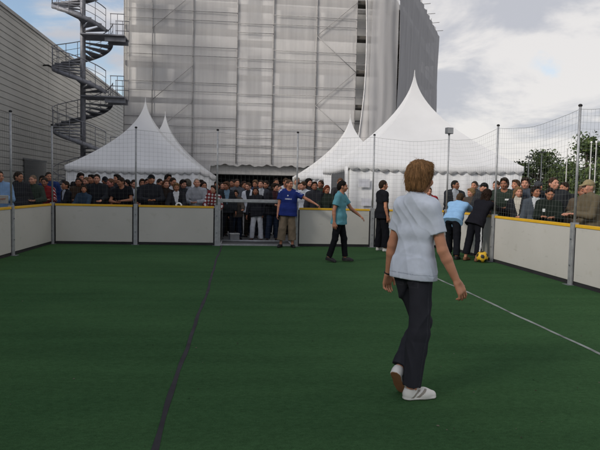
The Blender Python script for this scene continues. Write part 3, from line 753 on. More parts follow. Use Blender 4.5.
        B += [rc(j['hip'], j['kn'], .047*bw, .031, .018), rc(j['kn'], j['kn']+(j['an']-j['kn'])*.32, .031, .031, .02), rc(j['kn']+(j['an']-j['kn'])*.32, j['an'], .031, .019, .02),
              rc(j['an']-j['fu']*.018*H-j['fd']*.018*H, j['an']-j['fu']*.020*H+j['fd']*.085*H, .019, .014, .02)]
    V, F = surface(B, res); V = relax(V, F, 1, .3)
    extra = []
    sk = skinm(skin); eye = mat('eye', (.03, .022, .018), .25, .1); lip = mat('lips', tuple(v*q for v, q in zip(lin(skin), (.75, .52, .52))), .5, .05)
    sph = MB().sphere((0, 0, 0), 1, 8)
    for s in (-1, 1):
        c = hp_(s*.0195, .0500, .9375); extra.append(([c+Hm@(np.array(v)*np.array((.0070, .0045, .0040))*H) for v in sph.v], [f for f in sph.f], 1))
    lipc = hp_(0, .057, .897)
    def bpaint(C):
        d = (C-lipc)@Hm; return np.where((np.abs(d[:, 0]) < .015*H) & (np.abs(d[:, 1]) < .012*H) & (np.abs(d[:, 2]) < .0055*H), 2, 0)
    root = mesh_obj('person', V, F, [sk, eye, lip], None, bpaint, extra)
    root.location = pos if len(pos) == 3 else (pos[0], pos[1], .014 if XL < pos[0] < XR and pos[1] < YB else 0); root.rotation_euler = (0, 0, yaw)
    tag(root, label, 'person', group)
    def tl(C): return (C-pel)@T/H+np.array((0, 0, .53))          # point in torso coordinates, units of body height
    # ---- top
    if top:
        o = .010*loose; S = torso(o, .02); jac = top in ('jacket', 'long', 'shirt')
        S += [rc(tp(-.048*bw, 0, hem), tp(.048*bw, 0, hem), .072*bw+o+.009, .072*bw+o+.009, .02, (yT, .94)), rc(tp(-.046*bw, 0, .56), tp(.046*bw, 0, .56), .070*bw+o+.007, .070*bw+o+.007, .02, (yT, .90)), rc(tp(-.042*bw, 0, .63), tp(.042*bw, 0, .63), .060*bw+o*1.2, .060*bw+o*1.2, .02, fl)]
        for s in (-1, 1):
            j = J[s]; ud = (j['el']-j['sh'])/np.linalg.norm(j['el']-j['sh'])
            if top == 'tee':
                e = j['sh']+(j['el']-j['sh'])*sleeve; S += [rc(j['sh']-ud*.004*H, e+ud*.05*H, .031*bw+o*.6, .033*bw+o*1.3, .02, None, ((e, ud),))]
                S += [Prim('rc', e-ud*.012*H, e+ud*.05*H, .0285*bw*H, .0285*bw*H, .004*H, None, (), True)]
            else:
                we = j['wr']-(j['wr']-j['el'])*.06; S += [rc(j['sh'], j['el'], .031*bw+o*.8, .027+o, .02), rc(j['el'], we+j['hd']*.03*H, .027+o, .020+o, .015, None, ((we, j['hd']),))]
        if top != 'tee': S += [rc(tp(0, -.012, .845), hp_(0, -.012, .885), .040, .040, .012, None, ((hp_(0, -.014, .878), Hm@np.array((0, -.35, 1.))/1.06),))]
        ncut = []
        if top == 'tee': S += [rc(tp(0, .012, .862), tp(0, .02, .93), .041, .05, .008, None, (), True)]
        S_cut = [lambda P: -((P-tp(0, 0, hem-.01))@(T@Z))]
        V, F = surface(S, res, wrinkle(seed+11, wr*H/1.75, 17.), S_cut); V = relax(V, F, 1, .3)
        tn = {'tee': 't_shirt', 'jacket': 'jacket', 'long': 'pullover', 'shirt': 'shirt'}[top]
        mats = topmats or ([cloth(topc)]+([cloth(inner)] if inner else []))
        if toppaint: pf = lambda C: toppaint(tl(C), C)
        elif inner: pf = lambda C: ((lambda q: np.where((np.abs(q[:, 0]) < np.clip((q[:, 2]-.60)*.21, .006, .05)) & (q[:, 1] > .02) & (q[:, 2] > .62), 1, 0))(tl(C)))
        else: pf = None
        mesh_obj(tn, V, F, mats, root, pf)
    # ---- trousers
    o = .009*loose*legw; G = [rc(tp(-.046*bw, 0, .525), tp(.046*bw, 0, .525), .066*bw+.004, .066*bw+.004, .02, fl), rc(tp(-.040*bw, 0, .565), tp(.040*bw, 0, .565), .061*bw+.003, .061*bw+.003, .02, fl)]
    for s in (-1, 1):
        j = J[s]; e = j['kn']+(j['an']-j['kn'])*((legcut-.5)*2) if legcut > .5 else j['hip']+(j['kn']-j['hip'])*legcut*2
        d = (j['an']-j['kn'])/np.linalg.norm(j['an']-j['kn'])
        G += [rc(j['hip']+np.array((0, 0, -.005*H)), j['kn'], .051*bw+min(o*.8, .009), .035+o, .018), rc(j['kn'], e+d*.05*H, .035+o, .029+o*flare, .012, None, ((e, d),))]
    V, F = surface(G, res, wrinkle(seed+5, legwr*H/1.75, 15.), [lambda P: ((P-tp(0, 0, min(.585, hem+.05)))@(T@Z))]); V = relax(V, F, 1, .3)
    mesh_obj('trousers', V, F, legmats or [cloth(legc)], root, (lambda C: legpaint(C, J, H)) if legpaint else None)
    # ---- shoes
    for s in (-1, 1):
        j = J[s]; a, fd, fu = j['an'], j['fd'], j['fu']; sd = np.cross(fd, fu)
        sole = a-fu*.0385*H
        Q = [rc(a-fd*.012*H-fu*.018*H, a+fd*.055*H-fu*.022*H, .025, .0255, .02, (sd, .86)), rc(a+fd*.055*H-fu*.022*H, a+fd*.092*H-fu*.026*H, .0255, .019, .02), rc(a-fd*.008*H-fu*.02*H, a-fd*.006*H+fu*.004*H, .0245, .023, .012, None, ((a+fu*.006*H, fu),)),
             rc(a-fd*.014*H-fu*.034*H, a+fd*.088*H-fu*.034*H, .024, .022, .008, (fu, .35))]
        V, F = surface(Q, min(res, .008), None, [lambda P: -((P-sole)@fu)]); V = relax(V, F, 1, .25)
        if shoepaint: pf = lambda C: shoepaint((C-a)@np.stack([fd, sd, fu], 1)/H)
        else: pf = lambda C: np.where((C-sole)@fu < .011*H, 1, 0)
        mesh_obj('shoe', V, F, shoemats or [mat('shoe_leather', shoec, .6, .12, 12.), mat('shoe_sole', solec, .7, .1)], root, pf)
    # ---- hair or cap
    if hair != 'bald':
        nr = np.array((0, .86, -.51)); q_ = {'thick': .030, 'long': .030, 'curly': .030}.get(hair, .026); wob = wrinkle(seed+31, .006*H, 50.); face = lambda P: ((P-hp_(0, q_, .953))@(Hm@nr))+wob(P)
        t = dict(short=.0045, crop=.002, thick=.0085, long=.007, curly=.018, cap=.003).get(hair, .006)
        A = [el_(hp_(0, -.008, .948), (.0435+t, .055+t, .054+t), Hm), rc(hp_(0, -.030, .925), hp_(0, -.034, .905), .034+t*.6, .028+t*.5, .02)]
        hm = dict(short=.880, crop=.885, thick=.872, long=.80, curly=.83, cap=.885).get(hair, .885)
        if hair in ('long', 'curly'):
            for q in (-1, 0, 1): A.append(rc(hp_(q*.034, -.026, .935), hp_(q*.042, -.036, hm+.03), .022+t*.6, .020+t*.5, .02))
        if hair == 'thick': A += [rc(hp_(-.030, -.020, .92), hp_(-.028, -.028, .893), .022, .018, .015), rc(hp_(.030, -.020, .92), hp_(.028, -.028, .893), .022, .018, .015), rc(hp_(-.02, .028, .985), hp_(.02, .03, .985), .018, .018, .015)]
        amp = dict(short=.004, crop=.001, thick=.006, long=.004, curly=.014, cap=.001).get(hair, .003)
        def strands(P):
            q = (P-N0)@Hm/H; th = np.arctan2(q[..., 0], -q[..., 1]-.02); z = q[..., 2]; ph = seed*1.7
            o = np.abs(np.sin(th*6+.9*np.sin(z*38+ph)+ph))*.7+np.abs(np.sin(th*13-.8*np.sin(z*50+ph*2)+z*14))*.7+np.abs(np.sin(th*27+z*25+ph*3))*.5
            return -amp*H*(o-.9)*.75
        if hair == 'curly': strands = wrinkle(seed+3, amp*H/1.75, 75.)
        V, F = surface(A, min(res, .009), strands, [face, lambda P: -((P-hp_(0, 0, hm))@(Hm@Z))])
        V = relax(V, F, 1, .2)
        mesh_obj('hair', V, F, hairm(hairc), root)
    if hair == 'cap':
        A = [el_(hp_(0, -.004, .955), (.050, .061, .054), Hm, .01, False, ((hp_(0, 0, .950), -(Hm@Z)),)), el_(hp_(0, .066, .953), (.036, .042, .006), Hm@rotx(-.22), .008)]
        V, F = surface(A, min(res, .008)); mesh_obj('cap', V, F, cloth(hairc if not inner else hairc), root)
    root['_h'] = H
    del root['_h']
    return root, J, tl
DEG = R_
# ---- main player, seen from behind
def main_shoe(q):
    st = ((q[:, 0]-q[:, 2]*1.1 > .022) & (q[:, 0]-q[:, 2]*1.1 < .034) | (q[:, 0]-q[:, 2]*1.1 > .046) & (q[:, 0]-q[:, 2]*1.1 < .060)) & (q[:, 2] > -.029) & (np.abs(q[:, 1]) > .012)
    return np.where(q[:, 2] < -.037, 2, np.where(st, 1, 0))
def main_top(q, C):
    rn = np.hypot(q[:, 0], q[:, 1]-.006)
    return np.where((np.abs(q[:, 2]-.527) < .0016) | ((q[:, 2] > .822) & (rn < .050)), 1, 0)
def main_leg(C, J, H):
    o = np.zeros(len(C), bool)
    for s in (-1, 1):
        j = J[s]; c = j['hip']+np.array((s*-.004, 0, -.006))*H; u = np.abs(C[:, 0]-c[0])/H; v = (C[:, 2]-c[2])/H
        ins = (u < .030) & (v > -.040) & (v < .020); core = (u < .0272) & (v > -.0372) & (v < .0172); o |= ins & ~core & (C[:, 1] < c[1]-.02)
        for a, b in ((j['hip'], j['kn']), (j['kn'], j['an'])):
            ab = b-a; t = np.clip((C-a)@ab/(ab@ab), 0, 1); D = C-a-t[:, None]*ab; o |= (np.abs(D[:, 1]) < .0032) & (D[:, 0]*s > .02) & (np.linalg.norm(D, axis=1) < .15)
    return o.astype(int)
mp = gnd(409, 392)
main, JM, _ = person('tall person in pale grey t-shirt seen from behind, walking across the turf', (1.305, 4.24, .014), DEG(-62), h=1.755, lean=(3, 0), twist=2, build=.78,
    armL=((0, 18), (8, 16)), armR=((8, 14), (22, 15)), legs=(((22, -5), 60, (24, 52)), ((-2, 1), 7, (22, 0))), head=(8, -3), hair='thick', hairc='75573a', skin='b07d62', top='tee', topmats=[cloth('b4bcc8'), cloth('99a1ae')], toppaint=main_top, legmats=[cloth('2c2d33'), cloth('36373d')], legpaint=main_leg,
    shoemats=[mat('shoe_white', (.62, .61, .58), .5, .08), mat('shoe_stripe', (.24, .22, .19), .6), mat('gum_sole', (.30, .14, .07), .7)], shoepaint=main_shoe, res=.0048, group='players on the turf', sleeve=.60, hem=.512, loose=1.05, seed=2, wr=.0055, legwr=.013, legw=1.5, flare=.9)
wj = JM[-1]; wv = wj['hd']
bm_ = MB(); c0 = Vector(wj['wr']-wv*.012); u = Vector(wv).orthogonal().normalized(); v_ = Vector(wv).cross(u)
bm_.tube([c0+(u*math.cos(a)+v_*math.sin(a))*.031 for a in np.linspace(0, 2*PI, 25)], .006, 8, cap=False)
bm_.build('bracelet', BLACK, main, True)
# loose strands of hair over the main player's head
hob = [c for c in main.children if c.name.startswith('hair')][0]; hv = np.array([v.co[:] for v in hob.data.vertices]); hn = np.array([v.normal[:] for v in hob.data.vertices]); hz = hv[:, 2]; cen = hv.mean(0)
hs = MB(); rs = np.random.default_rng(5); crown_ = np.array((cen[0], cen[1]-.03, hz.max()-.01))
for i in rs.integers(0, len(hv), 1100):
    p = hv[i]; nn = hn[i]
    if nn[2] < -.5: continue
    d = p-crown_; d[2] -= .05; d -= nn*(d@nn); d = d/(np.linalg.norm(d)+1e-6)+rs.normal(size=3)*.16; L_ = rs.uniform(.025, .055); lift = rs.uniform(.0005, .0055)
    hs.tube([p-d*L_*.3-nn*.002, p+d*L_*.1+nn*lift, p+d*L_*.45+nn*(lift*1.1), p+d*L_*.8+nn*lift*.7-np.array((0, 0, .003))], [.0009, .0011, .0009, .0003], 3, cap=False)
hs.build('hair_strands', mat('hair_strand', lin('80603e'), .6, .5, 60., spec=.25), hob, True)
# ---- the other players
def teal_paint(q, C): return np.where((np.abs(q[:, 0]) < .045) & (q[:, 1] > .02) & (q[:, 2] > .735) & (q[:, 2] < .755) & (np.sin(q[:, 0]*420) > -.2), 1, 0)
tpn = gnd(338, 262.5)
person('person in teal t-shirt and black trousers striding on the turf, looking aside', tpn[:2], DEG(-118), h=1.72, lean=(4, 0), armR=((-12, 12), (4, 4)), armL=((30, 16), (52, 10)), legs=(((12, 2), 8, (6, 0)), ((-6, 3), 12, (4, 10))),
       head=(22, -6), hair='short', hairc='15110e', skin='a06f57', topmats=[cloth('578a96'), cloth('40666e')], toppaint=teal_paint, legc='141519', shoec='1a1a1c', solec='2a2a2a', res=.009, group='players on the turf', seed=4, wr=.008, loose=1.15, legw=.5)
bpn = gnd(381, 251.5)
person('person in black t-shirt, wide black trousers and white shoes by the far boards', bpn[:2], DEG(-78), h=1.80, armR=((-4, 8), (14, 2)), armL=((4, 8), (16, 4)), legs='easy', head=(-4, -4), hair='short', hairc='2a2019', skin='a9745a', topc='17181d', legc='121318', shoec='b4b4b0', solec='b8b8b4',
       res=.009, group='players on the turf', seed=6, legw=1.9, loose=1.1)
def jersey(q, C):
    sh = (np.abs(q[:, 2]-.812-.25*(np.abs(q[:, 0])-.1)) < .012) & (np.abs(q[:, 0]) > .05) & (np.abs(q[:, 0]) < .135)
    st = (np.abs(q[:, 0]) > .10) & (q[:, 2] > .80) & (np.sin(q[:, 1]*260) > .2)
    logo = (((q[:, 0]-.012)**2+(q[:, 2]-.765)**2 < .010**2) | ((np.abs(q[:, 0]) < .05) & (np.abs(q[:, 2]-.715) < .010) & (np.sin(q[:, 0]*400+.6) > -.35))) & (q[:, 1] > .02)
    return np.where(st | logo, 1, 0)
up = gnd(286, 246.8)
person('person in blue football jersey and khaki trousers at the goal, arm outstretched', (up[0], YB-.28), DEG(176), h=1.78, lean=(0, -3), armR=((6, 8), (14, 8)), armL=((28, 58), (18, 62)), legs='easy', head=(40, -4), hair='crop', hairc='4a3a2e', skin='a5715a',
       topmats=[cloth('1f2c66'), cloth('b4b7c4')], toppaint=jersey, legc='6d6153', legcut=.86, shoec='17171a', solec='17171a', res=.009, group='players on the turf', seed=8, loose=1.35, legw=1.9, build=1.06, wr=.006)
lp = gnd(455, 258.5)
person('person in light blue shirt bent forward over the boards, back to the camera', (4.93, 13.05), DEG(-38), h=1.76, lean=(50, 0), armL=((62, 10), (80, 4)), armR=((66, 8), (82, 0)), legs=(((24, 5), 10, (6, 0)), ((-8, 5), 8, (6, 0))), head=(0, 10), hair='short', hairc='3a2c1e', skin='a9745a',
       topc='7ea3c6', legc='15171c', shoec='161618', solec='1b1b1b', res=.009, group='players on the turf', seed=9, wr=.008, legw=1.1, loose=1.15)
def stripe(C, J, H):
    o = np.zeros(len(C), int)
    for s in (1, -1):
        j = J[s]
        for a, b in ((j['hip'], j['kn']), (j['kn'], j['an'])):
            ab = b-a; t = np.clip((C-a)@ab/(ab@ab), 0, 1); D = C-a-t[:, None]*ab; o |= ((np.abs(D[:, 1]+.03) < .015) & (D[:, 0]*s > .01) & (np.abs(np.linalg.norm(D, axis=1)) < .2)).astype(int)
    return o
person('person with dark curly hair and white striped track trousers leaning on the boards', (5.30, 12.62), DEG(-58), h=1.70, lean=(30, 6), armL=((60, 10), (78, 6)), armR=((62, 12), (82, 2)), legs=(((-8, 4), 4, (6, 0)), ((-2, 4), 12, (8, 0))), head=(4, 4), hair='curly', hairc='20150f', skin='a06f57',
       top='long', topc='17171d', legmats=[cloth('15161c'), cloth('c4c6c8')], legpaint=stripe, legcut=.9, shoec='6b4a32', solec='3a2a1e', res=.009, group='players on the turf', seed=12, legw=1.5)
# ---- spectators: (label, px, head top py, depth Y or side X, yaw, options)
SK = ['a9745a', '9c6b52', 'b3806a', '8f5f48']
crowd = [
 # beyond the left boards
 ('spectator in pale blue shirt reading a white paper beyond the left boards', 2, 170.5, ('Y', 13.6), 205, dict(top='shirt', topc='6f8db0', armL='hold', armR='hold', hair='short')),
 ('spectator in black jacket standing right of the paper reader by the hall', 20, 171.5, ('Y', 15.2), 215, dict(top='jacket', topc='15161a', armL='pocket', armR='pocket', legc='15161a')),
 ('bald spectator in dark green jacket in front of the dark hall window', 33, 175, ('Y', 15.6), 196, dict(top='jacket', topc='1c241e', hair='crop', hairc='6b5848', armL='crossed', armR='crossed')),
 ('spectator in red jacket with white sleeve stripes near the left corner pole', 46.5, 177, ('Y', 16.2), 200, dict(top='jacket', topmats=[cloth('7d1f25'), cloth('b9b9b9')], toppaint=lambda q, C: np.where((np.abs(q[:, 0]) > .12) & (np.sin(q[:, 1]*190) > .55), 1, 0), armL='hold', armR='hold')),
 ('tall spectator in navy top just behind the red jacket', 50.5, 172, ('Y', 17.2), 186, dict(top='long', topc='1c2c55', hair='short')),
 # behind the far boards, in front of the left tent
 ('spectator in profile in black jacket with white collar, first right of the left corner pole', 66.5, 181, ('Y', 16.15), 128, dict(top='jacket', topc='14161c', inner='a8b0bc', head=(0, 0))),
 ('tallest spectator before the left tent, dark hair above the rest, near its left edge', 79.5, 168.5, ('Y', 18.4), 182, dict(top='jacket', topc='1d1b1c', hair='thick', hairc='1c1511')),
 ('spectator in brown jacket with short dark hair below the tallest one', 77.5, 177.5, ('Y', 17.1), 170, dict(top='jacket', topc='2d231c')),
 ('short spectator in slate blue sweater with brown hair close to the boards', 83, 185, ('Y', 16.1), 160, dict(top='long', topc='2b3a4a', hair='long', hairc='32241a')),
 ('spectator with thick dark hair in black pullover, half turned, beside the tall one', 92.5, 174.5, ('Y', 17.0), 150, dict(top='long', topc='121317', hair='thick', hairc='15110e')),
 ('tall spectator in black jacket resting one hand on the yellow rail', 99, 174, ('Y', 16.2), 176, dict(top='jacket', topc='101216', armL='board', armR='down', head=(14, -6), build=1.08)),
 ('red faced spectator with light brown hair in dark grey jacket', 111, 178, ('Y', 16.6), 165, dict(top='jacket', topc='26262a', hairc='5a4030', skin='b07062')),
 ('spectator in dark hooded top peeping over from the second row', 117, 174.5, ('Y', 17.6), 178, dict(top='long', topc='1b1d22', hair='thick', hairc='15110e')),
 ('spectator in black t-shirt with arms crossed left of the second pole', 124.5, 177, ('Y', 16.15), 172, dict(top='tee', topc='131418', armL='crossed', armR='crossed', build=1.1)),
 ('spectator in dark suit over white shirt behind the second pole', 134.5, 179.5, ('Y', 16.7), 184, dict(top='jacket', topc='181a20', inner='bfc4cc')),
 ('spectator in navy jacket leaning beside the crossed arm man in cap', 145.5, 178.5, ('Y', 16.7), 175, dict(top='jacket', topc='171b26', hairc='1a1410')),
 ('broad spectator in black cap and black jacket with arms crossed', 151.5, 174.5, ('Y', 16.15), 186, dict(top='jacket', topc='121317', hair='cap', hairc='141416', armL='crossed', armR='crossed', build=1.12)),
 ('spectator in olive jacket seen between cap wearer and long haired woman', 158.5, 178.5, ('Y', 17.5), 192, dict(top='jacket', topc='2c2c22', hairc='2a2019')),
 ('spectator with long brown hair in dark brown coat', 164.5, 179.5, ('Y', 16.2), 178, dict(top='jacket', topc='211a17', hair='long', hairc='4a2e1e', skin='b3806a')),
 ('tall dark haired spectator in grey jacket behind the long brown haired woman', 166.5, 174, ('Y', 17.8), 184, dict(top='jacket', topc='2e3036', hair='thick', hairc='15110e')),
 ('young spectator in black blazer with white shirt collar', 172.5, 177.3, ('Y', 17.0), 190, dict(top='jacket', topc='17181c', inner='c2c6cc')),
 ('blond spectator in black jacket and white blouse with hands clasped on the boards', 177.8, 182.7, ('Y', 16.1), 180, dict(top='jacket', topc='131316', inner='c6c8cc', hair='thick', hairc='6b5236', armL='board', armR='board')),
 ('spectator with round dark hair in charcoal sweater behind the blond one', 182.3, 179.3, ('Y', 17.2), 196, dict(top='long', topc='24262a', hair='thick', hairc='1a1410')),
 ('grey haired spectator in pale grey pullover turned away', 189.5, 179, ('Y', 17.4), 60, dict(top='long', topc='7c8088', hair='thick', hairc='4a463e')),
 ('balding spectator in light grey shirt with arms crossed near the goal', 198.5, 178.5, ('Y', 16.4), 160, dict(top='shirt', topc='8d9096', hair='crop', hairc='8a7a6c', skin='b3806a', armL='crossed', armR='crossed', build=1.08)),
 ('spectator in maroon cardigan between the light grey shirt and goal pole', 205, 181.5, ('Y', 16.8), 176, dict(top='jacket', topc='5a1c20', inner='1c1c1e', hair='long', hairc='241a14')),
 ('spectator in white and red patterned top beside the goal pole', 211.8, 185, ('Y', 16.3), 190, dict(top='long', topmats=[cloth('6a2a2c'), cloth('b4b4b4')], toppaint=lambda q, C: np.where(np.sin(q[:, 2]*120)+np.sin(q[:, 0]*110) > .5, 1, 0), hair='thick', hairc='2a2019')),
 # behind the goal
 ('spectator in dark jacket over grey blue shirt at the left end of the goal', 227.5, 181.5, ('Y', 17.3), 175, dict(top='jacket', topc='1a1c20', inner='60788c', hair='thick', hairc='4a3222', legc='1a1c22')),
 ('spectator with grey jacket in the second row behind the goal, left half', 237, 179, ('Y', 18.3), 190, dict(top='jacket', topc='3b3e44', hairc='2a2019')),
 ('spectator in brown hooded top and jeans behind the goal beside the crate', 236.5, 190, ('Y', 17.4), 184, dict(top='long', topc='2f2a26', legc='1c2432', hairc='1a1410', hair='thick')),
 ('spectator in open white shirt over dark t-shirt behind the goal', 250.5, 182.3, ('Y', 18.1), 150, dict(top='jacket', topc='b4b9c4', inner='22242a', hairc='3a2a1c')),
 ('spectator in black top and white trousers with sandals behind the goal', 257.5, 187.2, ('Y', 17.0), 168, dict(top='long', topc='121318', legc='b9bcc2', shoec='3a2a22', hair='long', hairc='2a1c14', legs='easy')),
 ('tall spectator in charcoal jacket behind the one in white trousers', 261, 180, ('Y', 18.0), 182, dict(top='jacket', topc='202228', inner='a8acb2', hairc='32241a', skin='b3806a')),
 ('spectator in black cardigan with tied dark hair behind the goal, right half', 273, 183, ('Y', 17.0), 195, dict(top='jacket', topc='131318', inner='3a2226', hair='thick', hairc='20160f', legc='20293a', skin='b3806a', armL='crossed', armR='crossed')),
 ('spectator in dark green shirt in the second row beside the blue jersey', 279.5, 184.5, ('Y', 18.4), 185, dict(top='shirt', topc='222a26', legc='1a1d24')),
 ('spectator in white t-shirt in the back row above the blue jersey', 283.5, 177.5, ('Y', 19.4), 190, dict(top='tee', topc='b6bac2', hairc='3a2a1c')),
 ('spectator in black sweater far back in the crowd over the goal middle', 266.5, 180.3, ('Y', 19.2), 178, dict(top='long', topc='15161a', hairc='2a2019')),
 ('spectator in dark red top far back in the crowd over the goal, left half', 244, 181, ('Y', 19.0), 172, dict(top='long', topc='381a1c', hair='long', hairc='2a1c14')),
 ('spectator in dark overcoat just behind the goal post, back row', 222, 182, ('Y', 18.6), 188, dict(top='jacket', topc='17181b', hairc='1c1511')),
 ('spectator in grey hoodie in the back row left of the goal post', 216.5, 181, ('Y', 18.0), 174, dict(top='long', topc='2d2e32', hair='thick', hairc='241a12')),
 # right of the goal
 ('white haired spectator in cream jacket beside the blue jersey man', 297, 175.8, ('Y', 18.2), 178, dict(top='jacket', topc='9d9a90', hair='thick', hairc='a8a49c', skin='b3806a')),
 ('spectator in black and white top beyond the outstretched arm', 299.5, 182, ('Y', 17.0), 192, dict(top='jacket', topc='15161a', inner='b0b2b8', hairc='1c1511')),
 ('spectator in white shirt above the far boards, between blue jersey and teal player', 306, 181, ('Y', 16.8), 160, dict(top='shirt', topc='b8bec8', hairc='3a2a1c')),
 ('spectator in dark jacket with round brown hair above the far boards', 315.5, 181.5, ('Y', 16.4), 186, dict(top='jacket', topc='1e1f24', hair='thick', hairc='241a12')),
 ('spectator with auburn hair in dark green coat next to teal player', 325, 185, ('Y', 16.4), 176, dict(top='jacket', topc='1c241f', hair='long', hairc='5a2c1a')),
 ('spectator in the dark tent doorway behind the teal player', 341.5, 177.5, ('Y', 17.6), 170, dict(top='jacket', topc='1a1a1c', hairc='5a4030', skin='b3806a')),
 # right end, behind the corner
 ('spectator in red jacket half hidden behind the head of the pale grey t-shirt player', 431, 187, ('Y', 16.0), 150, dict(top='jacket', topc='7a1e26', inner='a0a0a0', hairc='3a2a1c')),
 ('official in black jacket with pale collar holding a paper beside the floodlight pole', 453.5, 180, ('Y', 15.95), 176, dict(top='jacket', topc='15171c', inner='9aa0a8', armL='hold', armR='hold', hairc='15110e', build=1.08)),
 ('spectator in dark jacket behind the bent light blue player, brown hair', 477.5, 181, ('X', 6.9), 120, dict(top='jacket', topc='1d1f22', hairc='2a2019')),
 ('blond spectator with a fringe just above the bent light blue player', 471.5, 188, ('X', 6.25), 130, dict(top='long', topc='3a3430', hair='thick', hairc='7a6040', skin='b3806a')),
 ('spectator in black cap behind the curly haired player', 486, 182.5, ('X', 6.5), 140, dict(top='jacket', topc='16171a', hair='cap', hairc='121214')),
 ('spectator in dark green t-shirt with small white chest logo beside the net pole', 505.5, 173.7, ('X', 6.25), 140, dict(top='tee', topmats=[cloth('27302a'), cloth('c0c4c4')], toppaint=lambda q, C: np.where(((np.abs(q[:, 0]+.045) < .022) & (np.abs(q[:, 2]-.745) < .009)) & (q[:, 1] > .02), 1, 0), armL='crossed', armR='hold', hair='thick', hairc='241a12', build=1.1)),
 ('spectator lifting a camera to the face behind the dark green t-shirt', 498.5, 180.5, ('X', 7.1), 150, dict(top='jacket', topc='3d2f28', armL='phone', armR='phone', hairc='3a2a1c', skin='b3806a')),
 ('small spectator with pale scarf and light hair right of the dark green t-shirt', 521.8, 186.5, ('X', 6.3), 130, dict(top='jacket', topc='1c1e22', inner='a8a49a', hair='long', hairc='6b5236', skin='b3806a')),
 ('spectator in slate grey sweater with swept brown hair above the right boards', 528.5, 176, ('X', 6.55), 140, dict(top='long', topc='3c424c', hair='thick', hairc='241a12')),
 ('spectator in grey jacket and white shirt looking aside above the right boards', 537, 186, ('X', 6.2), 165, dict(top='jacket', topc='353b42', inner='b4b8bc', hair='thick', hairc='1c1511', head=(25, 0))),
 ('spectator in dark cap standing behind the slate grey sweater', 541, 181, ('X', 7.3), 150, dict(top='jacket', topc='22242a', hair='cap', hairc='3a3c40')),
 ('spectator in dark green jacket looking down with white badge', 549, 187.3, ('X', 6.2), 150, dict(top='jacket', topmats=[cloth('1b221e'), cloth('b8bcbc')], toppaint=lambda q, C: np.where((np.abs(q[:, 0]-.05) < .014) & (np.abs(q[:, 2]-.73) < .018) & (q[:, 1] > .02), 1, 0), hairc='1c1511', head=(10, -22), armL='hold', armR='hold')),
 ('tall spectator in black jacket with one raised forearm in front of the low bush', 557.5, 175.5, ('X', 6.7), 150, dict(top='jacket', topc='17191c', hair='short', hairc='32241a', armR='hold', build=1.06)),
 ('spectator with brown hair partly hidden behind the tall right pole', 583.5, 185, ('X', 6.9), 140, dict(top='jacket', topc='40382e', hairc='5a4030')),
 ('spectator in beige cap and khaki jacket at the picture edge above the right boards', 593.5, 179.5, ('X', 6.45), 95, dict(top='jacket', topc='5c5444', hair='cap', hairc='85795c', skin='b3806a', armL='hold', armR='hold', build=1.0)),
 # second row
 ('spectator in dark denim jacket at the back between hall window and left corner pole', 41, 175.5, ('Y', 17.6), 200, dict(top='jacket', topc='1e2632', hair='thick', hairc='1a1410')),
 ('spectator with sandy hair in brown jacket, back row beside the tallest one', 87, 177, ('Y', 18.0), 190, dict(top='jacket', topc='30261e', hairc='5c4630')),
 ('spectator in black cap in the back row next to the red faced one', 105, 176.5, ('Y', 18.2), 176, dict(top='long', topc='17181b', hair='cap', hairc='1c1c20')),
 ('spectator with long black hair in grey coat in the back row by the second pole', 129.5, 179.5, ('Y', 18.0), 170, dict(top='jacket', topc='303237', hair='long', hairc='14100d', skin='b3806a')),
 ('spectator in dark green parka in the back row by the second pole', 140, 178.5, ('Y', 17.9), 195, dict(top='jacket', topc='1d261f', hair='thick', hairc='32241a')),
 ('spectator with curly hair in dark sweater in the back row beside the balding one', 203, 180, ('Y', 18.3), 168, dict(top='long', topc='1e1e22', hair='curly', hairc='20160f')),
 ('spectator in brown leather jacket in the back row over the crate', 232, 179.5, ('Y', 19.6), 186, dict(top='jacket', topc='33241b', hairc='241a12')),
 ('spectator with light brown hair in navy coat, back row beside the open white shirt', 255, 179.8, ('Y', 19.8), 176, dict(top='jacket', topc='1a2233', hair='thick', hairc='5a4430')),
 ('spectator in grey scarf in the back row just left of the blue jersey', 275, 178.5, ('Y', 19.7), 192, dict(top='jacket', topc='202126', inner='6a6c72', hairc='2a2019')),
 ('spectator with black curly hair in the back row above the outstretched arm', 311, 178.8, ('Y', 18.4), 182, dict(top='jacket', topc='1b1c20', hair='curly', hairc='120e0b')),
 ('spectator in bottle green hoodie in the back row beside the auburn hair', 321, 180, ('Y', 18.0), 174, dict(top='long', topc='1f2b24', hairc='32241a')),
 ('spectator with brown hair in dark blue jacket behind the small one with pale scarf', 515.5, 179, ('X', 7.4), 145, dict(top='jacket', topc='1e2638', hair='thick', hairc='3a2a1c')),
 ('spectator in black hoodie at the back behind the tall one with raised forearm', 566, 182, ('X', 7.5), 140, dict(top='long', topc='18191c', hairc='241a12')),
]
CROWD = {}
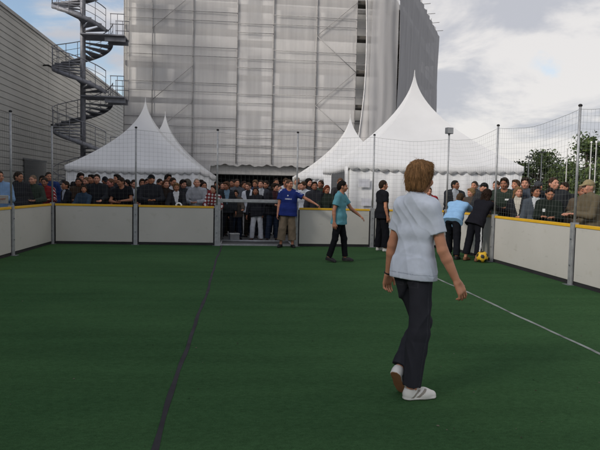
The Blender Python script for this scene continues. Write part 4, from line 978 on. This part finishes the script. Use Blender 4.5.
for i, (lab, px, py, (axn, val), yaw, kw) in enumerate(crowd):
    p = atY(px, py, val) if axn == 'Y' else atX(px, py, val)
    hh = min(1.93, max(1.5, p[2])); kw = dict(kw); r = np.random.default_rng(100+i)
    kw.setdefault('skin', SK[i % 4]); kw.setdefault('legs', ('stand', 'easy')[i % 2]); kw.setdefault('armL', ('down', 'pocket', 'board')[i % 3]); kw.setdefault('armR', ('down', 'board', 'pocket')[(i//2) % 3])
    kw.setdefault('legc', ('1c2027', '222a38', '2a2723', '17181b')[i % 4]); kw.setdefault('head', (float(r.uniform(-42, 42)), float(r.uniform(-16, 6))))
    if isinstance(kw.get('topc'), str):
        c_ = lin(kw['topc']); lum = sum(c_)/3
        if lum < .05: f_ = float(r.uniform(1., 2.4)); kw['topc'] = tuple(round(v*f_+.004*(f_-1), 4) for v in c_)
    hh = hh/1.004 if kw.get('hair') in ('bald', 'crop') else hh/1.008
    CROWD[i] = person(lab, (p[0], p[1]), R_(yaw+r.uniform(-6, 6)), h=float(hh), seed=20+i, res=.0125, lean=(float(r.uniform(-1, 11)), float(r.uniform(-6, 6))), loose=1.2, **kw)
def held(idx, name, size, label, m, cat, dz=0.):
    root, J, _ = CROWD[idx]; root_m = Matrix.Translation(root.location) @ Matrix.Rotation(root.rotation_euler.z, 4, 'Z')
    c = (Vector(J[-1]['wr'])+Vector(J[-1]['hd'])*.07+Vector(J[1]['wr'])+Vector(J[1]['hd'])*.07)/2
    o = MB().box([-s/2 for s in size], [s/2 for s in size], bev=min(size)*.2).build(name, m); o.matrix_world = root_m@Matrix.Translation(c+Vector((0, .01, dz)))@Matrix.Rotation(-.7, 4, 'X'); tag(o, label, cat)
held(0, 'paper', (.32, .005, .24), 'white paper in the hands of the pale blue shirt spectator', WHITEP, 'paper')
oi = [i for i, c in enumerate(crowd) if c[0].startswith('official')][0]
held(oi, 'paper', (.26, .005, .18), 'white paper in the hands of the official by the floodlight pole', WHITEP, 'paper')
ci = [i for i, c in enumerate(crowd) if 'camera' in c[0]][0]
held(ci, 'camera', (.11, .04, .07), 'small dark camera lifted by the spectator behind the dark green t-shirt', BLACK, 'camera')

# ------------------------------------------------------------------ sky and light
sun_dir = Vector((-.76, -.45, .50)).normalized()
SUN_E = math.asin(sun_dir.z); SUN_R = math.atan2(sun_dir.x, sun_dir.y)
w = bpy.data.worlds.new('World'); scn.world = w; w.use_nodes = True
nt = w.node_tree; n = nt.nodes; l = nt.links
bg = n['Background']; SKYS = .10; bg.inputs['Strength'].default_value = SKYS
sky = n.new('ShaderNodeTexSky'); sky.sky_type = 'NISHITA'; sky.sun_disc = False; sky.sun_elevation = SUN_E; sky.sun_rotation = SUN_R
sky.air_density = 1.0; sky.dust_density = 1.6
tc = n.new('ShaderNodeTexCoord'); sep = n.new('ShaderNodeSeparateXYZ'); l.new(tc.outputs['Generated'], sep.inputs[0])
def math_(op, a, b=None, clamp=False):
    q = n.new('ShaderNodeMath'); q.operation = op; q.use_clamp = clamp
    for i, s in enumerate((a, b)):
        if s is None: continue
        if isinstance(s, (int, float)): q.inputs[i].default_value = s
        else: l.new(s, q.inputs[i])
    return q.outputs[0]
zz = math_('ADD', math_('MAXIMUM', sep.outputs['Z'], 0.), .22)
comb = n.new('ShaderNodeCombineXYZ'); l.new(math_('DIVIDE', sep.outputs['X'], zz), comb.inputs[0]); l.new(math_('DIVIDE', sep.outputs['Y'], zz), comb.inputs[1])
def noise(sc, det, off, dist=0.):
    mp = n.new('ShaderNodeMapping'); mp.inputs['Location'].default_value = off; l.new(comb.outputs[0], mp.inputs['Vector'])
    q = n.new('ShaderNodeTexNoise'); q.inputs['Scale'].default_value = sc; q.inputs['Detail'].default_value = det; q.inputs['Roughness'].default_value = .55; q.inputs['Distortion'].default_value = dist
    l.new(mp.outputs[0], q.inputs['Vector']); return q.outputs['Fac']
def maprange(s, a, b, c, d):
    q = n.new('ShaderNodeMapRange'); q.interpolation_type = 'SMOOTHSTEP'
    for i, v in enumerate((a, b, c, d)): q.inputs[i+1].default_value = v
    l.new(s, q.inputs[0]); return q.outputs[0]
COFF = (3.1, 1.7, 0)
cn = noise(1.5, 7, COFF, .3)
lowz = maprange(sep.outputs['Z'], .02, .30, .16, 0.)      # more cloud towards the horizon
rightb = maprange(sep.outputs['X'], -.38, .22, -.06, .20)
cov = maprange(math_('ADD', math_('ADD', cn, lowz), rightb), .47, .60, 0., .94)
shade = maprange(math_('ADD', noise(2.3, 6, (7.7, 4.2, 0), .4), maprange(cn, .45, .75, .0, -.12)), .37, .58, 0., 1.)
mixc = n.new('ShaderNodeMix'); mixc.data_type = 'RGBA'
mixc.inputs[6].default_value = (5.1, 5.15, 5.55, 1); mixc.inputs[7].default_value = (7.9, 7.6, 7.4, 1); l.new(shade, mixc.inputs[0])
skym = n.new('ShaderNodeMix'); skym.data_type = 'RGBA'; skym.blend_type = 'MULTIPLY'; skym.inputs[0].default_value = 1
skym.inputs[7].default_value = (1.7, 1.65, 1.6, 1); l.new(sky.outputs[0], skym.inputs[6])
mix = n.new('ShaderNodeMix'); mix.data_type = 'RGBA'; l.new(cov, mix.inputs[0]); l.new(skym.outputs[2], mix.inputs[6]); l.new(mixc.outputs[2], mix.inputs[7])
l.new(mix.outputs[2], bg.inputs['Color'])
sl = bpy.data.lights.new('sun', 'SUN'); sl.energy = 2.4; sl.angle = R_(14); sl.color = (1., .95, .88)
so = bpy.data.objects.new('sun', sl); COL.objects.link(so); so.rotation_euler = sun_dir.to_track_quat('Z', 'Y').to_euler()
scn.render.engine = 'CYCLES'; scn.cycles.max_bounces = 6; scn.cycles.transparent_max_bounces = 16; scn.cycles.use_denoising = True
scn.cycles.diffuse_bounces = 3; scn.cycles.glossy_bounces = 2
scn.view_settings.view_transform = 'Standard'; scn.view_settings.look = 'None'; scn.view_settings.gamma = 1; scn.view_settings.use_curve_mapping = False
scn.view_settings.exposure = 0.08
